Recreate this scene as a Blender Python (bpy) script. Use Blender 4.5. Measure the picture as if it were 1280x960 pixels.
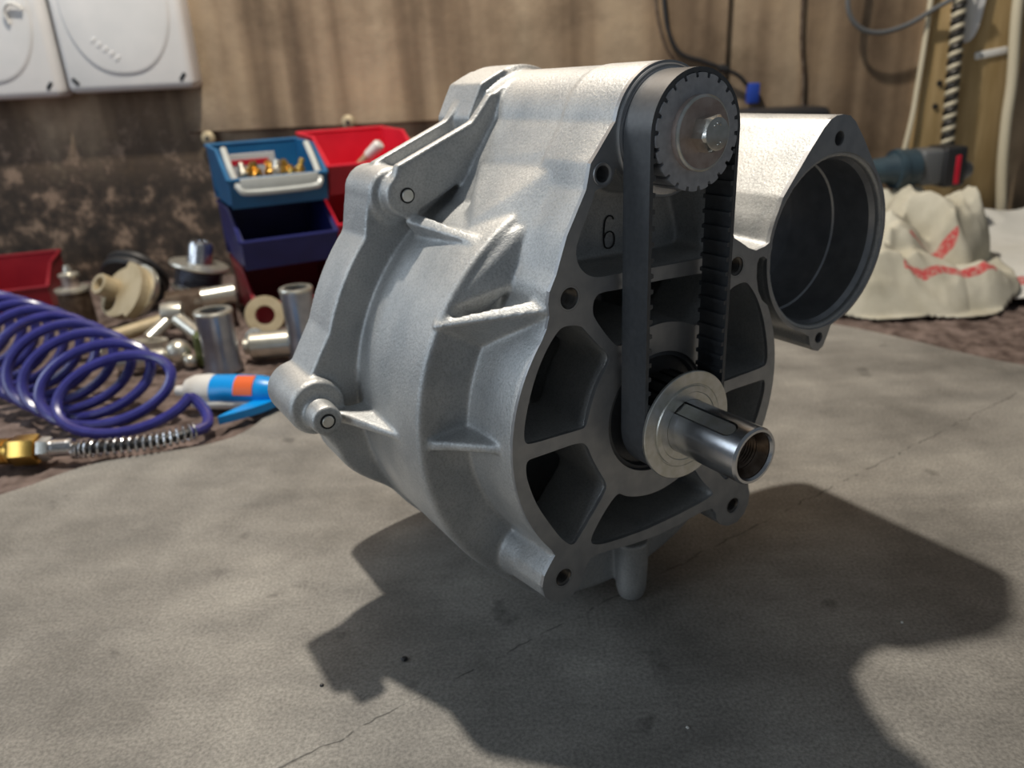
import bpy, bmesh, math, random
import numpy as np
from mathutils import Vector, Matrix, noise
from mathutils.geometry import tessellate_polygon
random.seed(7)
PI = math.pi
scene = bpy.context.scene
C = scene.collection
for o in list(bpy.data.objects):
    bpy.data.objects.remove(o)

# ------------------------------------------------------------------ camera
cam_d = bpy.data.cameras.new('camera')
cam = bpy.data.objects.new('camera', cam_d)
C.objects.link(cam)
cam.matrix_world = Matrix(((0.99878489, 0.04928234, 0.0, 0.0),
                           (-0.01834055, 0.37170025, -0.92817162, 0.0),
                           (-0.04574247, 0.92704378, 0.37215246, 0.37857),
                           (0, 0, 0, 1)))
cam_d.sensor_width = 36.0
cam_d.lens = 950.0 / 1280.0 * 36.0
cam_d.clip_start = 0.02
cam_d.dof.use_dof = True
cam_d.dof.focus_distance = 0.425
cam_d.dof.aperture_fstop = 7.5
scene.camera = cam

# ------------------------------------------------------------------ world, lamp, exposure
world = bpy.data.worlds.new('room_light')
scene.world = world
world.use_nodes = True
bg = world.node_tree.nodes['Background']
bg.inputs['Color'].default_value = (0.80, 0.90, 1.0, 1)
bg.inputs['Strength'].default_value = 0.105
LAMP = Vector((-0.29, 0.995, 1.92))
ld = bpy.data.lights.new('work_lamp', 'POINT')
ld.energy = 140.0
ld.color = (1.0, 0.92, 0.80)
ld.shadow_soft_size = 0.035
lo = bpy.data.objects.new('work_lamp', ld)
lo.location = LAMP
C.objects.link(lo)
# assumed cool light high on the left, unseen, added to brighten the left flank
wd = bpy.data.lights.new('assumed_left_fill', 'AREA')
wd.shape = 'RECTANGLE'; wd.size = 1.1; wd.size_y = 0.8
wd.energy = 9.0
wd.color = (0.78, 0.89, 1.0)
wo = bpy.data.objects.new('assumed_left_fill', wd)
wo.location = (-2.2, 0.85, 1.15)
wo.rotation_euler = (Vector((0.05, 0.5, 0.15)) - wo.location).to_track_quat('-Z', 'Y').to_euler()
C.objects.link(wo)
# assumed unseen cool light at camera left, added to brighten side faces and pockets
dd = bpy.data.lights.new('assumed_front_left_fill', 'AREA')
dd.shape = 'RECTANGLE'; dd.size = 0.9; dd.size_y = 1.6
dd.energy = 15.0
dd.color = (0.80, 0.90, 1.0)
do_ = bpy.data.objects.new('assumed_front_left_fill', dd)
do_.location = (-2.1, -0.9, 0.95)
do_.rotation_euler = (Vector((0.1, 0.5, 0.2)) - do_.location).to_track_quat('-Z', 'Y').to_euler()
C.objects.link(do_)
vs = scene.view_settings
vs.view_transform = 'Standard'
vs.look = 'None'
vs.exposure = 0.0
vs.gamma = 1.0
vs.use_curve_mapping = False

# ------------------------------------------------------------------ material helpers
MATS = {}
def mat(name, color, rough=0.5, metal=0.0, noise_scale=None, color2=None, bump=0.0, bump_scale=200.0,
        spec=0.5, trans=0.0, alpha=1.0, emis=None, contrast=(0.35, 0.65), detail=4.0, stretch=None, rough2=None):
    m = bpy.data.materials.new(name)
    m.use_nodes = True
    nt = m.node_tree
    b = nt.nodes['Principled BSDF']
    b.inputs['Base Color'].default_value = (*color, 1)
    b.inputs['Roughness'].default_value = rough
    b.inputs['Metallic'].default_value = metal
    b.inputs['Specular IOR Level'].default_value = spec
    if trans:
        b.inputs['Transmission Weight'].default_value = trans
    if alpha < 1:
        b.inputs['Alpha'].default_value = alpha
    tc = nt.nodes.new('ShaderNodeTexCoord')
    vec = tc.outputs['Object']
    if stretch:
        mp = nt.nodes.new('ShaderNodeMapping')
        mp.inputs['Scale'].default_value = stretch
        nt.links.new(vec, mp.inputs['Vector'])
        vec = mp.outputs['Vector']
    if noise_scale:
        n = nt.nodes.new('ShaderNodeTexNoise')
        n.inputs['Scale'].default_value = noise_scale
        n.inputs['Detail'].default_value = detail
        nt.links.new(vec, n.inputs['Vector'])
        r = nt.nodes.new('ShaderNodeValToRGB')
        r.color_ramp.elements[0].position = contrast[0]
        r.color_ramp.elements[1].position = contrast[1]
        r.color_ramp.elements[0].color = (*color, 1)
        r.color_ramp.elements[1].color = (*(color2 or color), 1)
        nt.links.new(n.outputs['Fac'], r.inputs['Fac'])
        nt.links.new(r.outputs['Color'], b.inputs['Base Color'])
        if rough2 is not None:
            mr = nt.nodes.new('ShaderNodeMapRange')
            mr.inputs['From Min'].default_value = contrast[0]
            mr.inputs['From Max'].default_value = contrast[1]
            mr.inputs['To Min'].default_value = rough
            mr.inputs['To Max'].default_value = rough2
            nt.links.new(n.outputs['Fac'], mr.inputs['Value'])
            nt.links.new(mr.outputs['Result'], b.inputs['Roughness'])
    if bump:
        n2 = nt.nodes.new('ShaderNodeTexNoise')
        n2.inputs['Scale'].default_value = bump_scale
        n2.inputs['Detail'].default_value = 3.0
        nt.links.new(tc.outputs['Object'], n2.inputs['Vector'])
        bp = nt.nodes.new('ShaderNodeBump')
        bp.inputs['Strength'].default_value = bump
        bp.inputs['Distance'].default_value = 0.001
        nt.links.new(n2.outputs['Fac'], bp.inputs['Height'])
        nt.links.new(bp.outputs['Normal'], b.inputs['Normal'])
    MATS[name] = m
    return m

M_cast = mat('cast_aluminium', (0.60, 0.62, 0.63), 0.55, 0.62, 60, (0.74, 0.75, 0.75), 0.32, 900, contrast=(0.3, 0.7))
def cast_material():
    m = bpy.data.materials.new('cast_aluminium_sand'); m.use_nodes = True; nt = m.node_tree
    b = nt.nodes['Principled BSDF']
    b.inputs['Metallic'].default_value = 0.68; b.inputs['Roughness'].default_value = 0.52
    tc = nt.nodes.new('ShaderNodeTexCoord')
    def noi(sc, det, ro=0.55):
        n = nt.nodes.new('ShaderNodeTexNoise'); n.inputs['Scale'].default_value = sc; n.inputs['Detail'].default_value = det; n.inputs['Roughness'].default_value = ro
        nt.links.new(tc.outputs['Object'], n.inputs['Vector']); return n.outputs['Fac']
    def ramp(f, st):
        r = nt.nodes.new('ShaderNodeValToRGB')
        for e, (p, c) in zip(r.color_ramp.elements, st): e.position = p; e.color = (*c, 1)
        nt.links.new(f, r.inputs['Fac']); return r.outputs['Color']
    big = ramp(noi(28, 4), ((0.35, (0.43, 0.445, 0.455)), (0.65, (0.56, 0.565, 0.56))))
    grain = noi(750, 3, 0.6)
    mx = nt.nodes.new('ShaderNodeMix'); mx.data_type = 'RGBA'; mx.blend_type = 'MULTIPLY'; mx.inputs[0].default_value = 0.45
    nt.links.new(big, mx.inputs[6]); nt.links.new(ramp(grain, ((0.33, (0.62, 0.62, 0.62)), (0.56, (1.12, 1.12, 1.12)))), mx.inputs[7])
    nt.links.new(mx.outputs[2], b.inputs['Base Color'])
    bp = nt.nodes.new('ShaderNodeBump'); bp.inputs['Strength'].default_value = 0.55; bp.inputs['Distance'].default_value = 0.0007
    nt.links.new(noi(520, 4, 0.65), bp.inputs['Height']); nt.links.new(bp.outputs['Normal'], b.inputs['Normal'])
    return m
M_cast = cast_material()
M_thread = mat('thread_steel', (0.10, 0.09, 0.08), 0.28, 1.0, 200, (0.16, 0.15, 0.14))
M_mach = mat('machined_aluminium', (0.36, 0.37, 0.39), 0.42, 0.75, 90, (0.44, 0.45, 0.46), 0.05, 1200)
M_bore = mat('turned_aluminium', (0.34, 0.35, 0.37), 0.34, 0.75, 90, (0.42, 0.43, 0.45), 0.03, 1200)
M_steel = mat('bright_steel', (0.56, 0.57, 0.60), 0.26, 1.0, 120, (0.64, 0.65, 0.67), 0.02, 900)
M_zinc = mat('zinc_plated_steel', (0.66, 0.66, 0.60), 0.36, 0.95, 180, (0.78, 0.78, 0.76), 0.04, 900)
M_rust = mat('tarnished_steel', (0.46, 0.36, 0.32), 0.42, 0.7, 160, (0.58, 0.49, 0.45), 0.06, 900)
M_bolt = mat('bolt_steel', (0.60, 0.59, 0.54), 0.30, 1.0, 200, (0.72, 0.71, 0.67), 0.05, 1000)
M_rub = mat('belt_rubber', (0.042, 0.047, 0.054), 0.46, 0.0, 300, (0.058, 0.064, 0.072), 0.08, 2500, spec=1.0)
M_inner = mat('rusty_thread', (0.10, 0.07, 0.05), 0.32, 0.9, 200, (0.17, 0.13, 0.10))
M_pul = mat('pulley_aluminium', (0.44, 0.45, 0.48), 0.45, 0.5, 240, (0.54, 0.55, 0.58), 0.06, 1500)
M_dark = mat('dark_steel', (0.035, 0.033, 0.032), 0.45, 0.6, 150, (0.06, 0.055, 0.05), 0.05, 900)
M_groove = mat('dark_groove', (0.02, 0.02, 0.022), 0.7)  # flat near-black for the number stroke and the discs round the pins

# ------------------------------------------------------------------ mesh helpers (gearbox builders work in millimetres)
def mesh_obj(name, verts, faces, m=None, parent=None, scale=1.0, smooth=False, mats=None, fmat=None, sharp=None):
    me = bpy.data.meshes.new(name)
    if scale != 1.0:
        verts = [(v[0]*scale, v[1]*scale, v[2]*scale) for v in verts]
    me.from_pydata([tuple(v) for v in verts], [], [tuple(f) for f in faces])
    bm = bmesh.new(); bm.from_mesh(me)
    bmesh.ops.recalc_face_normals(bm, faces=bm.faces)
    bm.to_mesh(me); bm.free()
    for mm in (mats or [m]):
        if mm: me.materials.append(mm)
    if fmat is not None:
        for p, i in zip(me.polygons, fmat): p.material_index = i
    o = bpy.data.objects.new(name, me)
    C.objects.link(o)
    if parent: o.parent = parent
    if smooth:
        for p in me.polygons: p.use_smooth = True
        me.set_sharp_from_angle(angle=math.radians(sharp if sharp else 35))
    return o

def empty(name, loc=(0, 0, 0), rot=(0, 0, 0)):
    o = bpy.data.objects.new(name, None)
    o.location = loc; o.rotation_euler = rot
    o.empty_display_size = 0.02
    C.objects.link(o)
    return o

def tag(o, label=None, cat=None, group=None, kind=None):
    if label: o['label'] = label
    if cat: o['category'] = cat
    if group: o['group'] = group
    if kind: o['kind'] = kind
    return o

def sm(a, b, x):
    t = min(1.0, max(0.0, (x-a)/(b-a))); return t*t*(3-2*t)
class MB:
    """collects closed pieces as one vertex / face list"""
    def __init__(self): self.v = []; self.f = []
    def add(self, v, f, M=None):
        k = len(self.v)
        if M is not None: v = [tuple(M @ Vector(p)) for p in v]
        self.v += [tuple(p) for p in v]; self.f += [tuple(i + k for i in q) for q in f]
        return self
    def obj(self, name, m, parent=None, scale=1.0, smooth=True, sharp=None):
        return mesh_obj(name, self.v, self.f, m, parent, scale, smooth, sharp=sharp)

def arc(cx, cz, r, a0, a1, n=24):
    return [(cx + r*math.cos(math.radians(a0 + (a1-a0)*i/n)), cz + r*math.sin(math.radians(a0 + (a1-a0)*i/n))) for i in range(n+1)]
def circle(cx, cz, r, n=48):
    return [(cx + r*math.cos(2*PI*i/n), cz + r*math.sin(2*PI*i/n)) for i in range(n)]
def chaikin(p, it=2):
    for _ in range(it):
        q = []
        for i in range(len(p)):
            a = p[i]; b = p[(i+1) % len(p)]
            q.append((a[0]*.75+b[0]*.25, a[1]*.75+b[1]*.25)); q.append((a[0]*.25+b[0]*.75, a[1]*.25+b[1]*.75))
        p = q
    return p
def mirror(p): return [(-x, z) for x, z in reversed(p)]

def plate(outer, holes, y0, y1, fo=None, fh=None):
    """extrude a polygon with holes from y0 to y1; fo / fh move the outline / hole points at the y1 end"""
    loops = [outer] + list(holes)
    V = []; F = []
    starts = []
    for li, lp in enumerate(loops):
        starts.append(len(V)//1)
        for p in lp: V.append((p[0], y0, p[1]))
    n0 = len(V)
    for li, lp in enumerate(loops):
        if li == 0:
            q = [fo(p) for p in lp] if fo else lp
        elif fh:
            cx = sum(p[0] for p in lp)/len(lp); cz = sum(p[1] for p in lp)/len(lp)
            q = [(cx+(p[0]-cx)*fh, cz+(p[1]-cz)*fh) for p in lp]
        else: q = lp
        for p in q: V.append((p[0], y1, p[1]))
    tri = tessellate_polygon([[Vector((p[0], p[1], 0)) for p in lp] for lp in loops])
    for t in tri:
        F.append(tuple(t)); F.append(tuple(i+n0 for i in reversed(t)))
    for s, lp in zip(starts, loops):
        n = len(lp)
        for i in range(n):
            j = (i+1) % n
            F.append((s+i, s+j, s+j+n0, s+i+n0))
    return V, F

def lathe(profile, n=48, axis='y', c=(0, 0, 0), closed=False):
    """revolve (r, t) profile about an axis through c; ends on r=0 are closed with a fan, closed=True joins last to first"""
    V = []; F = []; rings = []
    def pt(r, t, a):
        ca, sa = r*math.cos(a), r*math.sin(a)
        if axis == 'y': return (c[0]+ca, c[1]+t, c[2]+sa)
        if axis == 'z': return (c[0]+ca, c[1]+sa, c[2]+t)
        return (c[0]+t, c[1]+ca, c[2]+sa)
    for r, t in profile:
        if r < 1e-7:
            rings.append([len(V)]); V.append(pt(0, t, 0))
        else:
            rings.append(list(range(len(V), len(V)+n)))
            V += [pt(r, t, 2*PI*i/n) for i in range(n)]
    pairs = list(zip(rings, rings[1:]))
    if closed: pairs.append((rings[-1], rings[0]))
    for a, b in pairs:
        for i in range(n):
            j = (i+1) % n
            if len(a) == 1 and len(b) == 1: continue
            if len(a) == 1: F.append((a[0], b[i], b[j]))
            elif len(b) == 1: F.append((a[i], a[j], b[0]))
            else: F.append((a[i], a[j], b[j], b[i]))
    if not closed:
        if len(rings[0]) > 1: F.append(tuple(rings[0]))
        if len(rings[-1]) > 1: F.append(tuple(reversed(rings[-1])))
    return V, F

def tube(pts, r, n=10, closed=False):
    """swept round section along a 3-D polyline; r is a number or a list"""
    P = [Vector(p) for p in pts]
    N = len(P)
    V = []; F = []
    prev = None
    for i, p in enumerate(P):
        a = P[(i-1) % N] if (closed or i > 0) else p
        b = P[(i+1) % N] if (closed or i < N-1) else p
        t = (b-a).normalized()
        if prev is None:
            u = t.orthogonal().normalized()
        else:
            u = (prev - t*prev.dot(t)).normalized()
        prev = u
        w = t.cross(u)
        rr = r[i] if isinstance(r, (list, tuple)) else r
        for k in range(n):
            an = 2*PI*k/n
            V.append(tuple(p + u*(rr*math.cos(an)) + w*(rr*math.sin(an))))
    m = N if closed else N-1
    for i in range(m):
        i2 = (i+1) % N
        for k in range(n):
            k2 = (k+1) % n
            F.append((i*n+k, i*n+k2, i2*n+k2, i2*n+k))
    if not closed:
        F.append(tuple(range(n))); F.append(tuple(range((N-1)*n, N*n)))
    return V, F

def box(x0, x1, y0, y1, z0, z1):
    v = [(x0,y0,z0),(x1,y0,z0),(x1,y1,z0),(x0,y1,z0),(x0,y0,z1),(x1,y0,z1),(x1,y1,z1),(x0,y1,z1)]
    f = [(0,3,2,1),(4,5,6,7),(0,1,5,4),(1,2,6,5),(2,3,7,6),(3,0,4,7)]
    return v, f

def bez(pts, n=8):
    """Catmull-Rom through points"""
    P = [Vector(p) for p in pts]; out = []
    for i in range(len(P)-1):
        p0 = P[max(i-1, 0)]; p1 = P[i]; p2 = P[i+1]; p3 = P[min(i+2, len(P)-1)]
        for k in range(n):
            t = k/n
            out.append(0.5*((2*p1)+(p2-p0)*t+(2*p0-5*p1+4*p2-p3)*t*t+(3*p1-p0-3*p2+p3)*t**3))
    out.append(P[-1])
    return [tuple(p) for p in out]

def remesh(ob, voxel, smooth_it=6, fac=0.5):
    md = ob.modifiers.new('r', 'REMESH'); md.mode = 'VOXEL'; md.voxel_size = voxel; md.use_smooth_shade = True
    if smooth_it:
        s = ob.modifiers.new('s', 'SMOOTH'); s.iterations = smooth_it; s.factor = fac
    dg = bpy.context.evaluated_depsgraph_get()
    dg.update()
    me = bpy.data.meshes.new_from_object(ob.evaluated_get(dg))
    old = ob.data
    ob.modifiers.clear()
    mats = [m for m in old.materials]
    ob.data = me
    bpy.data.meshes.remove(old)
    me.materials.clear()
    for m in mats: me.materials.append(m)
    for p in me.polygons: p.use_smooth = True; p.material_index = 0
    return ob

# ================================================================== SETTING
WY = 1.70
def nd(nt, t, **kw):
    n = nt.nodes.new(t)
    for k, v in kw.items(): setattr(n, k, v)
    return n
def math_n(nt, op, a, b=None, clamp=False):
    n = nd(nt, 'ShaderNodeMath', operation=op, use_clamp=clamp)
    for i, x in enumerate((a, b)):
        if x is None: continue
        if isinstance(x, (int, float)): n.inputs[i].default_value = x
        else: nt.links.new(x, n.inputs[i])
    return n.outputs[0]
def ramp_n(nt, fac, stops):
    r = nd(nt, 'ShaderNodeValToRGB')
    el = r.color_ramp.elements
    while len(el) < len(stops): el.new(0.5)
    for e, (p, c) in zip(el, stops): e.position = p; e.color = (*c, 1)
    nt.links.new(fac, r.inputs['Fac']); return r.outputs['Color']
def mix_n(nt, fac, a, b, mode='MIX'):
    m = nd(nt, 'ShaderNodeMix', data_type='RGBA', blend_type=mode)
    for i, x in ((0, fac), (6, a), (7, b)):
        if isinstance(x, (int, float)): m.inputs[i].default_value = x
        elif isinstance(x, tuple): m.inputs[i].default_value = (*x, 1)
        else: nt.links.new(x, m.inputs[i])
    return m.outputs[2]
def noise_n(nt, vec, scale, detail=4, rough=0.55, stretch=None):
    if stretch:
        mp = nd(nt, 'ShaderNodeMapping'); mp.inputs['Scale'].default_value = stretch
        nt.links.new(vec, mp.inputs['Vector']); vec = mp.outputs['Vector']
    n = nd(nt, 'ShaderNodeTexNoise'); n.inputs['Scale'].default_value = scale
    n.inputs['Detail'].default_value = detail; n.inputs['Roughness'].default_value = rough
    nt.links.new(vec, n.inputs['Vector']); return n.outputs['Fac']
def bump_n(nt, h, strength, dist=0.001):
    b = nd(nt, 'ShaderNodeBump'); b.inputs['Strength'].default_value = strength; b.inputs['Distance'].default_value = dist
    nt.links.new(h, b.inputs['Height']); return b.outputs['Normal']

def wall_material():
    m = bpy.data.materials.new('stained_wall'); m.use_nodes = True; nt = m.node_tree
    b = nt.nodes['Principled BSDF']; b.inputs['Roughness'].default_value = 0.75
    g = nd(nt, 'ShaderNodeNewGeometry'); pos = g.outputs['Position']
    sx = nd(nt, 'ShaderNodeSeparateXYZ'); nt.links.new(pos, sx.inputs[0])
    streak = noise_n(nt, pos, 9, 3, 0.5, (1.0, 1.0, 0.05))
    base = ramp_n(nt, streak, [(0.36, (0.135, 0.09, 0.055)), (0.45, (0.25, 0.178, 0.115)), (0.52, (0.36, 0.268, 0.18)), (0.66, (0.47, 0.37, 0.26))])
    blot = noise_n(nt, pos, 7, 6, 0.65)
    base = mix_n(nt, 0.75, base, ramp_n(nt, blot, [(0.3, (0.45, 0.42, 0.38)), (0.5, (0.9, 0.88, 0.86)), (0.7, (1.15, 1.12, 1.05))]), 'MULTIPLY')
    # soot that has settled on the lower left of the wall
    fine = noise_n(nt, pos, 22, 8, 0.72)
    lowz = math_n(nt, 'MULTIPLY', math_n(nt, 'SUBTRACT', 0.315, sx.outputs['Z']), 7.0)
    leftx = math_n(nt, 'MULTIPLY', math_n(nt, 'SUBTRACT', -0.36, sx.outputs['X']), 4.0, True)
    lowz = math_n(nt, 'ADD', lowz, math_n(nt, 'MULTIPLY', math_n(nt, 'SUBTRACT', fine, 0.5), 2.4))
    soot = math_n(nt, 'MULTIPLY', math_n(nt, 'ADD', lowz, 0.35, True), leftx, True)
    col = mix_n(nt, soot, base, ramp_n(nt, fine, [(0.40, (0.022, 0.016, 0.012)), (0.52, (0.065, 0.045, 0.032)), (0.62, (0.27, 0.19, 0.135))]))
    nt.links.new(col, b.inputs['Base Color'])
    nt.links.new(bump_n(nt, fine, 0.5, 0.004), b.inputs['Normal'])
    return m
def mat_material():
    m = bpy.data.materials.new('worn_rubber_mat'); m.use_nodes = True; nt = m.node_tree
    b = nt.nodes['Principled BSDF']; b.inputs['Roughness'].default_value = 0.58; b.inputs['Specular IOR Level'].default_value = 0.35
    g = nd(nt, 'ShaderNodeNewGeometry'); pos = g.outputs['Position']
    big = noise_n(nt, pos, 7, 5, 0.6)
    col = ramp_n(nt, big, [(0.32, (0.155, 0.148, 0.136)), (0.5, (0.242, 0.231, 0.213)), (0.66, (0.325, 0.311, 0.285))])
    streak = noise_n(nt, pos, 22, 4, 0.6, (0.35, 1.4, 1.0))
    col = mix_n(nt, 0.6, col, ramp_n(nt, streak, [(0.3, (0.78, 0.78, 0.78)), (0.6, (1.1, 1.09, 1.07))]), 'MULTIPLY')
    # chalky scuffs
    sc = noise_n(nt, pos, 30, 5, 0.7)
    sm_ = ramp_n(nt, sc, [(0.69, (0, 0, 0)), (0.78, (1, 1, 1))])
    col = mix_n(nt, math_n(nt, 'MULTIPLY', sm_, 0.5), col, (0.62, 0.60, 0.55))
    ds = ramp_n(nt, noise_n(nt, pos, 18, 3, 0.5), [(0.26, (1, 1, 1)), (0.33, (0, 0, 0))])
    col = mix_n(nt, math_n(nt, 'MULTIPLY', ds, 0.55), col, (0.05, 0.047, 0.044))
    grain = noise_n(nt, pos, 420, 3, 0.6)
    col = mix_n(nt, 0.9, col, ramp_n(nt, grain, [(0.32, (0.66, 0.66, 0.66)), (0.66, (1.25, 1.25, 1.25))]), 'MULTIPLY')
    # one long worn crease runs across the mat: signed distance to its line
    sx = nd(nt, 'ShaderNodeSeparateXYZ'); nt.links.new(pos, sx.inputs[0])
    wob = math_n(nt, 'MULTIPLY', math_n(nt, 'SUBTRACT', noise_n(nt, pos, 40, 2), 0.5), 0.012)
    d = math_n(nt, 'ADD', math_n(nt, 'ADD', math_n(nt, 'MULTIPLY', sx.outputs['X'], 0.5446), math_n(nt, 'MULTIPLY', sx.outputs['Y'], -0.8387)), 0.3690)
    d = math_n(nt, 'ABSOLUTE', math_n(nt, 'ADD', d, wob))
    crease = math_n(nt, 'MULTIPLY', math_n(nt, 'SUBTRACT', 1.0, math_n(nt, 'MULTIPLY', d, 900.0), True),
                    ramp_n(nt, noise_n(nt, pos, 60, 2), [(0.42, (0, 0, 0)), (0.52, (1, 1, 1))]))
    col = mix_n(nt, math_n(nt, 'MULTIPLY', crease, 0.75), col, (0.02, 0.02, 0.02))
    nt.links.new(col, b.inputs['Base Color'])
    h = math_n(nt, 'SUBTRACT', math_n(nt, 'MULTIPLY', grain, 0.5), crease)
    nt.links.new(bump_n(nt, h, 0.55, 0.0006), b.inputs['Normal'])
    return m
M_wall = wall_material()
M_mat = mat_material()
M_bench = mat('bench_top', (0.06, 0.045, 0.038), 0.8)
M_carpet = mat('brown_felt', (0.07, 0.05, 0.043), 0.95, 0, 45, (0.235, 0.18, 0.16), 0.6, 350, spec=0.1, contrast=(0.3, 0.68), detail=8)
bench = mesh_obj('floor', *box(-1.7, 2.0, -0.5, WY+0.08, -0.06, -0.012), M_bench); tag(bench, kind='structure')
wall = mesh_obj('wall_back', *box(-1.7, 2.0, WY, WY+0.08, -0.06, 2.4), M_wall); tag(wall, kind='structure')
wb = mesh_obj('wall_board', *box(-0.66, 0.47, WY-0.014, WY+0.001, 0.306, 2.4), M_wall, wall)
# brown felt covering of the bench, uneven pile
nx, ny = 420, 170
V = []; F = []
for j in range(ny+1):
    for i in range(nx+1):
        x = -1.6 + 3.0*i/nx; y = 0.50 + (WY-0.002-0.50)*j/ny
        h = -0.006 + 0.0055*noise.noise((x*22, y*22, 0)) + 0.0035*noise.noise((x*70, y*70, 3)) + random.uniform(-0.0016, 0.0016)
        if y < 0.60: h = -0.011
        V.append((x, y, min(h, -0.0015)))
for j in range(ny):
    for i in range(nx):
        a = j*(nx+1)+i; F.append((a, a+1, a+nx+2, a+nx+1))
felt = mesh_obj('felt_cover', V, F, M_carpet, None, 1.0, True, sharp=180)
tag(felt, 'brown fuzzy felt covering the back of the workbench', 'felt cover')
mat_edge = chaikin([(-1.3, -0.4), (1.35, -0.4), (1.25, 0.62), (0.90, 0.72), (0.671, 0.92), (0.628, 0.97), (0.576, 1.051), (0.514, 1.128), (0.42, 1.19), (0.349, 1.2), (-0.049, 1.22), (-0.25, 1.10), (-0.315, 1.0), (-0.306, 0.915), (-0.319, 0.831), (-0.359, 0.799), (-0.424, 0.784), (-0.487, 0.763), (-0.537, 0.698), (-0.75, 0.60), (-1.3, 0.52)], 2)
V, F = plate(mat_edge, [], -0.006, 0.0)
rmat = mesh_obj('rubber_mat', [(x, z, y) for x, y, z in V], F, M_mat)
tag(rmat, 'worn grey rubber mat with a long crease under the gearbox', 'mat')

# ================================================================== GEARBOX
S = 0.001
REAR = 262.0
gear = empty('gearbox', (0.09361543, 0.44927198, 0.174), (0, 0, math.radians(31.61492)))
tag(gear, 'cast aluminium belt-drive gearbox standing on the grey rubber mat', 'gearbox')

# outline of the machined front face, x to the right, z up, shaft axis at the origin
outline = (arc(0, 173, 37.5, 8, 168, 40)
    + [(-48, 167), (-53.6, 160.5), (-56.8, 147.2), (-70.4, 123.7), (-78, 103.7), (-82.8, 95), (-84, 88.5), (-83.4, 81.2), (-85.4, 74.3)]
    + arc(0, 0, 112, 142.5, 219, 40)
    + [(-84.2, -76), (-88.5, -81.5), (-93, -88), (-94.8, -96), (-93, -104), (-87.5, -110.5), (-79.5, -113.3), (-71, -112), (-64.5, -106.5), (-61.3, -98.4), (-58, -91), (-53, -88.8)]
    + [(-41.3, -90), (-20, -93.2), (1.6, -95), (26, -94), (45.5, -92), (56, -93), (60.2, -98), (62, -105), (67, -111), (74.5, -114.8), (84, -115), (91.5, -110.5), (95.4, -103), (96, -94), (93, -83), (89.5, -72)]
    + arc(0, 0, 112, -37, 28, 34)
    + [(93, 57), (88.3, 64.4), (85.6, 74), (85.2, 84), (87, 87.4), (91, 87.6), (95, 85), (99, 92), (98, 97), (91.4, 94.3), (83, 92.9), (76, 95.5), (69.5, 99.6), (61.8, 104), (56, 116), (48, 138), (41, 160)])
P1 = chaikin([(-36.4, 158.0), (-37.5, 152.9), (-41.1, 147.5), (-51.0, 146.6), (-51.8, 142.0), (-57.2, 131.5), (-63.3, 119.8), (-64.7, 113.2), (-62.3, 105.5), (-56.3, 99.7), (-48.8, 97.2),
     (-30.9, 97.1), (-8.3, 96.2), (34.6, 95.2), (46, 96), (50, 102), (44, 122), (36, 145), (30, 151), (18, 141), (0, 137.5), (-18, 141), (-30, 149)], 2)
P2 = chaikin([(34, 86), (-8.0, 87.8), (-32.2, 87.4), (-47.5, 88.4), (-51.8, 85.5), (-53.2, 78.7), (-51.2, 72.6), (-36.6, 53.6), (-31.5, 52.2)] + [(p[0], p[1]) for p in arc(0, 0, 60, 118, 62, 8)] + [(31.5, 52.2), (36.6, 54), (50, 71), (52, 77), (46, 85)], 2)
P3 = chaikin([(-78.1, 71.5), (-73.0, 73.6), (-62.2, 71.8), (-57.9, 67.2), (-47.0, 54.5), (-40.6, 49), (-40.6, 43.2), (-48.3, 33.9), (-53.9, 21.5), (-57.1, 10.8), (-59.0, 6.0), (-63.2, 5.7), (-81.1, 6.4), (-98.3, 6.9), (-103.2, 8.4), (-103.6, 16.6), (-99.9, 32.2), (-94.3, 47.9), (-86.7, 61.5)], 2)
P4 = chaikin([(-102.4, -2.6), (-94.4, -2.7), (-81.4, -2.6), (-65.8, -2.4), (-58.5, -5), (-54.2, -16.4), (-48.6, -27.5), (-41.8, -39.5), (-44.4, -45.6), (-54.6, -57.5), (-64.4, -69.3), (-70.2, -75), (-78.6, -66.6), (-88.5, -50.0), (-96.8, -34.5), (-102.2, -17.8), (-103.4, -9.5)], 2)
P5 = chaikin([(-32.6, -48.6), (-39.0, -53.1), (-48.7, -63.9), (-57.3, -77), (-50, -82.2), (-34.5, -84.5), (-7.9, -86.4), (5.7, -86), (25.8, -85.4), (55.3, -82.6), (56.3, -79.0), (44.1, -66), (34, -50.5), (30, -51.5)] + arc(0, 0, 59.5, -62, -118, 9), 2)
P6 = mirror(P4)
P7 = mirror(P3)
pockets = [P1, P2, P3, P4, P5, P6, P7]
bolts = [(-69.3, 88.9, 6.3), (65.4, 85.1, 6.3), (-77.8, -95.3, 6.3), (78.4, -98.5, 6.3)]
plain = (-46.0, 154.4, 4.8)
HUB = 41.0
B = (159.5, 86.0)              # bore axis
bore_out = (arc(B[0], B[1], 64.6, -62, 38, 30) + [(203.8, 133.4), (185.4, 155.3), (174, 167.2), (167.3, 171.4), (160, 172.6), (152.6, 172.2), (147, 170.2), (141.2, 165.6), (128.4, 151.6), (115.8, 136.6), (105.6, 124.4)]
    + arc(B[0], B[1], 64.8, 152, 252, 30) + [(147.5, 19.5), (150, 12), (154.5, 7), (160, 5.2), (165.5, 8), (168.8, 15), (172, 23)])
ears = [(158.2, 157.4, 5.0), (159.2, 16.0, 4.2)]

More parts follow.
